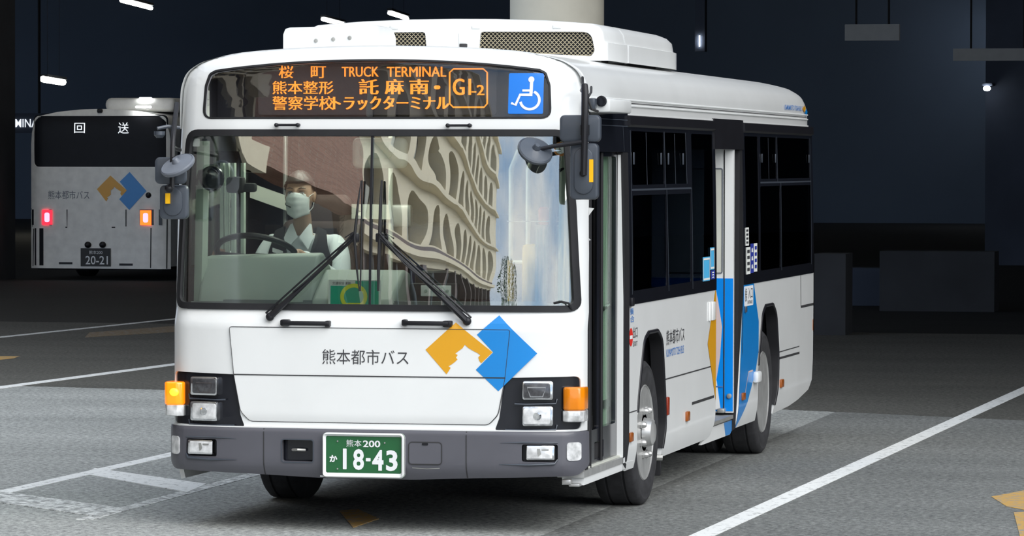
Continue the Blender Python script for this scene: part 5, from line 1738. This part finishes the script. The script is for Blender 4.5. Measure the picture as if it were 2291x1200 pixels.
J = lambda x, y, z: (DX + x, DY + y, z)
hand = {}
for s in (-1, 1):
    hand[s] = WC + R @ Vector((s * 0.22, 0.02, 0.0))
V, E_, RD = [], [], []


def jv(p, r, prev=None):
    V.append(tuple(p))
    RD.append(r)
    if prev is not None:
        E_.append((prev, len(V) - 1))
    return len(V) - 1


pel = jv(J(0, 0.12, 1.12), (0.16, 0.12))
ab = jv(J(0, 0.10, 1.28), (0.15, 0.11), pel)
ch = jv(J(0, 0.08, 1.46), (0.17, 0.115), ab)
nk0 = jv(J(0, 0.06, 1.585), 0.07, ch)
nk1 = jv(J(0, 0.02, 1.66), 0.053, nk0)
hd0 = jv(J(0, -0.005, 1.74), 0.06, nk1)
for s in (-1, 1):
    sh = jv(J(s * 0.185, 0.07, 1.545), 0.062, ch)
    el = jv(J(s * 0.25, -0.05, 1.30), 0.043, sh)
    wr = jv(hand[s] + Vector((0, 0.07, 0.01)), 0.028, el)
    pm = jv(hand[s] + Vector((0, 0.01, 0.03)), 0.026, wr)
    for k in range(4):
        f0 = jv(hand[s] + Vector((s * 0.018 * (1.5 - k) * 0.6, -0.03 + k * 0.012 - 0.012, 0.026)), 0.0095, pm)
        f1 = jv(hand[s] + Vector((s * 0.03, -0.034 + k * 0.016, 0.004)), 0.0085, f0)
        jv(hand[s] + Vector((s * 0.012, -0.03 + k * 0.015, -0.022)), 0.0075, f1)
    t0 = jv(hand[s] + Vector((-s * 0.026, 0.01, 0.014)), 0.011, pm)
    jv(hand[s] + Vector((-s * 0.024, -0.022, -0.006)), 0.009, t0)
    hp = jv(J(s * 0.10, 0.06, 1.10), 0.085, pel)
    kn = jv(J(s * 0.16, -0.36, 1.10), 0.062, hp)
    an = jv(J(s * 0.15, -0.42, 0.75), 0.042, kn)
    jv(J(s * 0.15, -0.54, 0.70), 0.035, an)
body = skin_body('body', V, E_, RD, pel, 'skin', drv)
# clothes over the body
V, E_, RD = [], [], []
a0 = jv(J(0, 0.12, 1.12), (0.172, 0.132))
a1 = jv(J(0, 0.10, 1.28), (0.165, 0.125), a0)
a2 = jv(J(0, 0.08, 1.46), (0.185, 0.128), a1)
a3 = jv(J(0, 0.062, 1.575), 0.082, a2)
for s in (-1, 1):
    b0 = jv(J(s * 0.185, 0.07, 1.54), 0.074, a2)
    b1 = jv(J(s * 0.225, 0.0, 1.42), 0.064, b0)
    b2 = jv(J(s * 0.252, -0.05, 1.30), 0.056, b1)
    jv(hand[s] + Vector((0, 0.095, 0.012)), 0.036, b2)
shirt = skin_body('shirt', V, E_, RD, a0, 'shirt', drv)
V, E_, RD = [], [], []
a0 = jv(J(0, 0.12, 1.12), (0.185, 0.145))
for s in (-1, 1):
    kx = jv(J(s * 0.10, 0.06, 1.10), 0.098, a0)
    ky = jv(J(s * 0.16, -0.36, 1.10), 0.074, kx)
    jv(J(s * 0.15, -0.42, 0.80), 0.056, ky)
skin_body('trousers', V, E_, RD, a0, 'trousers', drv)
# vest: two fronts following the chest, leaving a V for the shirt


def chest(x, z):
    """surface a little outside the shirt front"""
    zz = max(0, (z - 1.46) / 0.16)
    d = 0.148 - 0.055 * zz ** 2 - 0.55 * abs(x) ** 1.9
    return (DX + x, DY + 0.075 - d, z)


for s in (-1, 1):
    pts = [(s * 0.012, 1.12), (s * 0.19, 1.12), (s * 0.195, 1.42), (s * 0.165, 1.52), (s * 0.15, 1.60), (s * 0.095, 1.625), (s * 0.088, 1.55), (s * 0.06, 1.44), (s * 0.012, 1.36)]
    patch('vest', pts, chest, 'vest', drv, step=0.025, thick=0.012, facing=(0, -1, 0))
    # collar leaf
    patch('collar', [(s * 0.004, 1.565), (s * 0.062, 1.495), (s * 0.085, 1.56), (s * 0.062, 1.635), (s * 0.05, 1.64)], lambda x, z: (chest(x, z)[0], chest(x, z)[1] - 0.016 + 0.10 * max(0, z - 1.56) * 4 * 0.35, z), 'shirt', drv, step=0.02, thick=0.006, facing=(0, -1, 0))
patch('vest', roundpoly([(-0.2, 1.12), (0.2, 1.12), (0.2, 1.45), (0.15, 1.61), (-0.15, 1.61), (-0.2, 1.45)], 0), lambda x, z: (DX + x, DY + 0.235 - 1.2 * x * x, z), 'vest', drv, step=0.05, thick=0.012, facing=(0, 1, 0))
patch('name_badge', rrect(-0.15, 1.47, -0.085, 1.495, 0.003, 2), lambda x, z: (chest(x, z)[0], chest(x, z)[1] - 0.014, z - (x + 0.12) * 0.3), 'white_print', drv, step=None)
# head
HC = Vector(J(0, -0.035, 1.80))
hb_ = MB().ball((0, 0, 0), (1, 1, 1), 40, 30)


def head_shape(p):
    x, y, z = p
    X, Y, Z = x * 0.078, y * 0.098, z * 0.125
    if z < 0:
        t = -z
        X *= 1 - 0.30 * t ** 2
        if y < 0:
            Y *= 1 - 0.10 * t ** 2
            Y -= 0.012 * t * (1 - abs(x))
        else:
            Y *= 1 - 0.35 * t
    if y < 0:                                   # face
        Y *= 0.94
        g = lambda cx, cz, sx, sz: math.exp(-((x - cx) / sx) ** 2 - ((z - cz) / sz) ** 2)
        Y -= 0.020 * g(0, -0.16, 0.15, 0.16) + 0.008 * g(0, 0.06, 0.10, 0.2)     # nose
        Y += 0.010 * (g(0.42, 0.08, 0.2, 0.12) + g(-0.42, 0.08, 0.2, 0.12))       # eye sockets
        Y -= 0.004 * (g(0.4, 0.24, 0.3, 0.08) + g(-0.4, 0.24, 0.3, 0.08))         # brow
        Y -= 0.006 * g(0, -0.5, 0.25, 0.08)                                       # lips
        Y -= 0.006 * g(0, -0.82, 0.25, 0.12)                                      # chin
    return Vector((X, Y, Z))


hm = MB().add([head_shape(p) + HC for p in hb_.v], hb_.f)
head = hm.build('head', 'skin', drv, smooth=180)
for s in (-1, 1):
    MB().ball(HC + Vector((s * 0.079, 0.012, -0.01)), (0.010, 0.02, 0.032), 14, 10).ball(HC + Vector((s * 0.084, 0.016, -0.004)), (0.007, 0.015, 0.026), 12, 8).build('ear', 'skin', head)
    e = MB().ball(HC + Vector((s * 0.033, -0.078, 0.010)), (0.015, 0.010, 0.0085), 14, 10).build('eye', 'white_print', head)
    MB().ball(HC + Vector((s * 0.032, -0.0865, 0.010)), (0.0065, 0.004, 0.0065), 12, 8).build('iris', 'hair', head)
    MB().tube([HC + Vector((s * 0.016, -0.092, 0.036)), HC + Vector((s * 0.034, -0.088, 0.041)), HC + Vector((s * 0.056, -0.074, 0.036))], [0.003, 0.0042, 0.002], 6).build('eyebrow', 'hair', head)
    MB().tube([HC + Vector((s * 0.02, -0.087, 0.0175)), HC + Vector((s * 0.033, -0.0885, 0.0205)), HC + Vector((s * 0.048, -0.079, 0.015))], 0.002, 6).build('eyelid', 'hair', head)
# hair cap
hv, hf = [], []
cap = MB().ball((0, 0, 0), (1, 1, 1), 40, 30)
keep = {}
for i, p in enumerate(cap.v):
    lim = 0.42 if p[1] < -0.25 else (0.42 - (p[1] + 0.25) * 1.1 if p[1] < 0.35 else -0.45)
    if p[2] > lim:
        keep[i] = len(hv)
        q = head_shape(p)
        nrm = Vector((p[0], p[1], p[2])).normalized()
        hv.append(q + nrm * (0.012 + 0.006 * math.sin(p[0] * 17 + p[1] * 11) ** 2) + HC)
hf = [tuple(keep[i] for i in f) for f in cap.f if all(i in keep for i in f)]
ho = MB().add(hv, hf).build('hair', 'hair', head, smooth=180)
s_ = ho.modifiers.new('thickness', 'SOLIDIFY')
s_.thickness = 0.012
# face mask and its ear loops
mk = MB()
mv, mf = [], []
nu, nv = 20, 14
for j in range(nv + 1):
    for i in range(nu + 1):
        u_, t = -1 + 2 * i / nu, j / nv
        zz = 0.000 - 0.128 * t + (0.016 * (1 - abs(u_)) ** 0.8 * (1 - t)) - 0.006 * (1 - abs(u_)) * t + 0.022 * abs(u_) * t
        xx = u_ * (0.070 - 0.004 * t)
        yy = -0.124 + 0.074 * abs(u_) ** 1.7 + 0.010 * t + 0.012 * (2 * t - 1) ** 2
        yy += 0.0018 * math.sin(t * 26) * (1 - u_ * u_)
        mv.append(HC + Vector((xx, yy, zz)))
mf = [(j * (nu + 1) + i, j * (nu + 1) + i + 1, (j + 1) * (nu + 1) + i + 1, (j + 1) * (nu + 1) + i) for j in range(nv) for i in range(nu)]
mo = MB().add(mv, mf).build('face_mask', 'mask_white', head, smooth=180)
s_ = mo.modifiers.new('thickness', 'SOLIDIFY')
s_.thickness = 0.003
for s in (-1, 1):
    MB().tube([HC + Vector((s * 0.068, -0.052, -0.008)), HC + Vector((s * 0.080, -0.01, 0.008)), HC + Vector((s * 0.082, 0.02, -0.02)), HC + Vector((s * 0.078, -0.01, -0.07)), HC + Vector((s * 0.064, -0.045, -0.095))], 0.0016, 6).build('mask_loop', 'mask_white', mo)
MB().tube([HC + Vector((-0.078, -0.02, -0.045)), HC + Vector((-0.06, -0.08, -0.055)), HC + Vector((-0.022, -0.118, -0.068))], [0.0025, 0.0025, 0.004], 8).build('headset_microphone', 'black_satin', head)

# ================================================================ the second bus, seen from behind
B2X, B2Y = -16.27, 45.0
b2 = thing('city_bus', 'white city bus seen from behind in the dark, tail lamps lit', 'bus', (B2X, B2Y, 0), world=False)
HW = 1.235


def o2(z0):
    r = [(HW, z) for z in np.linspace(z0, 2.3, 6)] + [(HW - 0.02, 2.5), (HW - 0.07, 2.68), (HW - 0.17, 2.78), (0.75, 2.85), (0.35, 2.89), (0, 2.9)]
    return r + [(-p[0], p[1]) for p in r[::-1][1:]]


RY = lambda o=0.0: (lambda x, z: (x, -o + 0.10 * max(0, (abs(x) - 1.0) / 0.235) ** 2 + 0.10 * max(0, (z - 2.55) / 0.35) ** 2, z))
RW = rrect(-1.19, 1.905, 1.19, 2.80, 0.09, 5)
patch('rear_panel', o2(0.20), RY(), 'white_old', b2, holes=[rrect(-1.17, 1.92, 1.17, 2.78, 0.09, 5)], step=0.12, thick=0.03, facing=(0, -1, 0))
rw = patch('rear_window', RW, RY(-0.01), 'window_matte', b2, step=0.2, thick=0.01, facing=(0, -1, 0))
for s, x0, y0, x1, y1 in (('回', 166, 275, 190, 298), ('送', 264, 274, 288, 299)):
    a, b = on_y(x0, y1, B2Y), on_y(x1, y0, B2Y)
    decal('display_text', s, (a.x - B2X, a.z, b.x - B2X, b.z), RY(0.004), 'lit_letters', rw, 0.03)
body2 = MB()
oo = o2(0.25)
k = len(oo)
for yy, f in ((0.12, 1), (9.0, 1)):
    body2.v += [(x * 0.995, yy, z - 0.01) for x, z in oo]
body2.f += [(i, i + 1, k + i + 1, k + i) for i in range(k - 1)] + [tuple(range(k, 2 * k))]
body2.build('body', 'white_old', b2, smooth=40)
for s in (1, -1):
    MB().box(s * HW - 0.004, s * HW + 0.004, 0.5, 8.6, 1.2, 2.2).build('window_band', 'black_gloss', b2, smooth=0)
MB().box(-1.1, 1.1, 0.05, 8.8, 0.18, 0.5).build('underbody', 'underbody', b2, smooth=0)
q = lambda px, py: (on_y(px, py, B2Y).x - B2X, on_y(px, py, B2Y).z)


def r2(px0, py0, px1, py1):
    a, b = q(px0, py1), q(px1, py0)
    return [(a[0], a[1]), (b[0], a[1]), (b[0], b[1]), (a[0], b[1])]


a, b = q(108, 446), q(200, 427)
decal('rear_lettering', '熊本都市バス', (a[0], a[1], b[0], b[1]), RY(0.004), 'grey_plastic', b2)
emblem('logo_yellow', 'logo_blue', lambda u, v: q(217 + u * 111, 470 - v * 85), RY(0.005), b2, castle=True, step=None)
for x0, x1, sx in ((68, 116, -1), (313, 362, 1)):
    tl = patch('tail_lamp', r2(x0, 469, x1, 504), RY(0.012), 'black_gloss', b2, step=None, thick=0.012, facing=(0, -1, 0))
    if sx < 0:
        p = r2(95, 470, 117, 503)
    else:
        p = r2(314, 471, 339, 504)
    patch('lit_lamp', p, RY(0.018), 'tail_red' if sx < 0 else 'tail_orange', tl, step=None, thick=0.006, facing=(0, -1, 0))
    c0 = ((p[0][0] + p[1][0]) / 2, (p[0][1] + p[2][1]) / 2)
    patch('lamp_core', rrect(c0[0] - 0.045, c0[1] - 0.08, c0[0] + 0.045, c0[1] + 0.08, 0.03, 3), RY(0.022), 'tail_core', tl, step=None)
mb = MB()
for pts in ([(66, 468), (375, 470)], [(68, 506), (150, 509), (150, 469)], [(282, 469), (282, 507)], [(250, 509), (372, 508)], [(73, 512), (71, 596)], [(338, 510), (337, 600)], [(372, 470), (371, 602)]):
    strip(mb, [q(*p) for p in pts], 0.018, RY(0.004))
mb.build('panel_seam', 'seam_dark', b2, smooth=0, flip=False)
patch('vent_grille', r2(76, 511, 97, 594), RY(0.006), 'black_satin', b2, step=None, thick=0.006, facing=(0, -1, 0))
for x0, x1, y in ((132, 162, 590), (267, 297, 593)):
    patch('bumper_slot', r2(x0, y - 3, x1, y + 1.5), RY(0.006), 'black_satin', b2, step=None, thick=0.006, facing=(0, -1, 0))
for x in (197, 230):
    a = q(x, 548)
    MB().ball((a[0], -0.01, a[1]), (0.06, 0.05, 0.055), 14, 10).build('plate_lamp', 'black_satin', b2)
a = q(332, 437)
MB().ball((a[0], 0.0, a[1]), (0.05, 0.04, 0.05), 14, 10).build('fuel_cap', 'black_satin', b2)
p = r2(181, 556, 248, 596)
pl2 = patch('number_plate', p, RY(0.015), 'plate_black', b2, step=None, thick=0.01, facing=(0, -1, 0))
a, b = q(192, 592), q(242, 573)
decal('plate_text', '20-21', (a[0], a[1], b[0], b[1]), RY(0.018), 'white_print', pl2, 0.01)
a, b = q(200, 569), q(230, 561)
decal('plate_text', '熊本200', (a[0], a[1], b[0], b[1]), RY(0.018), 'white_print', pl2, 0.02)
MB().rbox((q(275, 230)[0], 2.2, 2.98), (1.25, 2.6, 0.24), 0.1, 3).build('air_conditioner', 'white_old', b2)
for x0, x1, y_ in ((276, 303, 218.5), (304, 338, 239.5)):
    a, b = q(x0, y_), q(x1, y_ + 0.8)
    MB().rbox(((a[0] + b[0]) / 2, 0.0 if y_ > 230 else 0.9, a[1] if y_ > 230 else a[1] - 0.0), (b[0] - a[0], 0.06, 0.035), 0.01).build('roof_glint', 'lamp_cool', b2)  # bright roof reflections built as glowing bars
MB().rbox((q(221, 248)[0], 0.06, q(221, 248)[1]), (0.09, 0.08, 0.07), 0.02).build('rear_camera', 'black_satin', b2)
for s in (1, -1):
    for yy in (2.6, 7.4):
        MB().lathe([(s * 0.0, 0.3), (s * 0.0, 0.46), (s * 0.02, 0.48), (s * 0.24, 0.48), (s * 0.26, 0.46), (s * 0.26, 0.3), (s * 0.2, 0.0)], (s * 0.93, yy, 0.48), 'x', 24).build('wheel', 'tyre_rubber', b2)

# ================================================================ the street behind the photographer, mirrored in the windscreen
def facade(name, A, B, segs, floors, z_first, pitch_z, material, label, ground_h):
    """a building front from A to B; segs: list of (u0, u1, kind)"""
    A, B = Vector(A), Vector(B)
    d = (B - A)
    L = d.length
    d.normalize()
    nn = Vector((-d.y, d.x))
    if nn.x < 0:
        nn = -nn
    t = thing(name, label, 'building', (A.x, A.y, 0), world=True)
    W_ = lambda off: (lambda u, v: (A.x + d.x * u + nn.x * off, A.y + d.y * u + nn.y * off, v))
    top = z_first + floors * pitch_z
    return t, W_, L, top


FA, FBB = (-6.9, -17.0), (-13.6, -104.0)
bt, WFN, L, top = facade('building', FA, FBB, None, 5, 4.2, 3.0, None, 'cream building with rows of arched windows mirrored in the windshield', 4.0)
holes = []


def arch_hole(u0, u1, v0, v1, n=8):
    r = (u1 - u0) / 2
    cx = (u0 + u1) / 2
    h = min(r, (v1 - v0) * 0.5)
    return [(u0, v0), (u1, v0)] + [(cx + r * math.cos(a), v1 - h + h * math.sin(a)) for a in np.linspace(0, PI, n + 1)]


U_ARC = 11.0
u = U_ARC
cols = []
while u + 5.8 < L - 0.6:
    cols.append((u + 0.9, u + 5.0))
    u += 6.0
FH = 3.9
for f in range(4):
    for a, b in cols:
        holes.append(arch_hole(a, b, 4.7 + f * FH, 7.5 + f * FH))
patch('facade', [(U_ARC, 3.6), (L, 3.6), (L, 19.8), (U_ARC, 19.8)], WFN(0.0), 'fascia_cream', bt, holes=holes, step=None, thick=0.6, facing=(1, 0, 0), smooth=0)
mb = MB()
mb.prism([(U_ARC, 0.0), (L, 0.0), (L, 19.5), (U_ARC, 19.5)], WFN(-0.5), WFN(-0.75))
mb.build('windows', 'window_dark', bt, smooth=0)
mb, mb2_, mb3 = MB(), MB(), MB()
for f in range(5):
    v = 4.0 + f * FH
    mb.prism([(U_ARC, v), (L + 0.2, v), (L + 0.2, v + 0.28), (U_ARC, v + 0.28)], WFN(0.0), WFN(0.4))
    mb3.prism([(U_ARC, v + 0.28), (L, v + 0.28), (L, v + 0.6), (U_ARC, v + 0.6)], WFN(0.0), WFN(0.06))
for f in range(4):
    for a, b in cols:
        mb2_.prism([(a + 1.6, 4.7 + f * FH), (b - 0.3, 4.7 + f * FH), (b - 0.8, 6.2 + f * FH), (a + 2.2, 6.2 + f * FH)], WFN(-0.44), WFN(-0.48))
mb.build('cornice', 'fascia_cream', bt, smooth=0)
mb3.build('balcony_slot', 'frame_brown', bt, smooth=0)
mb2_.build('curtain_panel', 'pane_pale', bt, smooth=0)
mb = MB()
u = U_ARC + 0.4
while u < L:
    mb.prism([(u, 0), (u + 0.8, 0), (u + 0.8, 3.7), (u, 3.7)], WFN(-0.4), WFN(0.1))
    u += 6.0
mb.build('ground_pier', 'frame_brown', bt, smooth=0)
mb = MB().prism([(U_ARC, 0.0), (L, 0.0), (L, 0.9), (U_ARC, 0.9)], WFN(-0.1), WFN(0.25))
mb.build('plinth', 'fascia_cream', bt, smooth=0)
# brick wing next to it and a second cream block
MB().prism([(-2.0, 4.7), (U_ARC, 4.7), (U_ARC, 22), (-2.0, 22)], WFN(0.15), WFN(-0.6)).build('brick_wall', 'brick_tile', bt, smooth=0)
MB().prism([(-22.0, 0), (U_ARC + 12, 0), (U_ARC + 12, 8.6), (-22.0, 8.6)], WFN(-2.5), WFN(-3)).build('arcade', 'window_dark', bt, smooth=0)
mb, mb2_ = MB(), MB()
for v in (4.3, 6.0, 7.7, 9.4, 11.1, 12.8):
    mb.prism([(-15.0, v), (-1.8, v), (-1.8, v + 0.6), (-15.0, v + 0.6)], WFN(0.0), WFN(0.5))
for u in (-15.0, -12.5, -10, -7.5, -5.0, -2.1):
    mb2_.prism([(u, 4.3), (u + 0.35, 4.3), (u + 0.35, 14), (u, 14)], WFN(-0.3), WFN(0.2))
mb.build('balcony', 'fascia_cream', bt, smooth=0)
mb2_.build('pier', 'fascia_cream', bt, smooth=0)
MB().prism([(-15, 0), (-2.0, 0), (-2.0, 14), (-15, 14)], WFN(-0.8), WFN(-3)).build('recess', 'window_dark', bt, smooth=0)


def tree(x, y, h, label, seed):
    rd = random.Random(seed)
    t = thing('tree', label, 'tree', (x, y, 0), world=False, group='street trees mirrored in the windshield')
    MB().tube([(0, 0, 0), (0.1, 0, h * 0.35), (0, 0.1, h * 0.7)], [0.16, 0.12, 0.06], 8).build('trunk', 'bark', t)
    mb = MB()
    for k in range(900):
        a, e_, r = rd.uniform(0, 2 * PI), rd.uniform(-1, 1), rd.uniform(0.5, 1) ** 0.4
        p = Vector((math.cos(a) * math.sqrt(1 - e_ * e_) * h * 0.42, math.sin(a) * math.sqrt(1 - e_ * e_) * h * 0.42, e_ * h * 0.36)) * r + Vector((0, 0, h * 0.62))
        s = 0.22 * rd.uniform(0.6, 1.3)
        R_ = Matrix.Rotation(rd.uniform(0, 6), 3, 'Z') @ Matrix.Rotation(rd.uniform(0, 3), 3, 'X')
        mb.add([p + R_ @ Vector(v) for v in ((-s, 0, 0), (0, -s * .5, 0.05), (s, 0, 0), (0, s * .5, 0.05))], [(0, 1, 2, 3)])
    mb.build('foliage', 'leaf', t, smooth=0, flip=False)


for k, (x, y, h, lab) in enumerate(((-12.0, -124, 8.5, 'dark leafy street tree at the far end of the cream building'), (-8.0, -115, 8.0, 'taller leafy street tree standing clear of the cream building'), (-4.0, -124, 8.0, 'round leafy street tree next after the taller one'), (0.0, -115, 7.0, 'smaller leafy street tree farthest from the cream building'))):
    tree(x, y, h, lab, k)
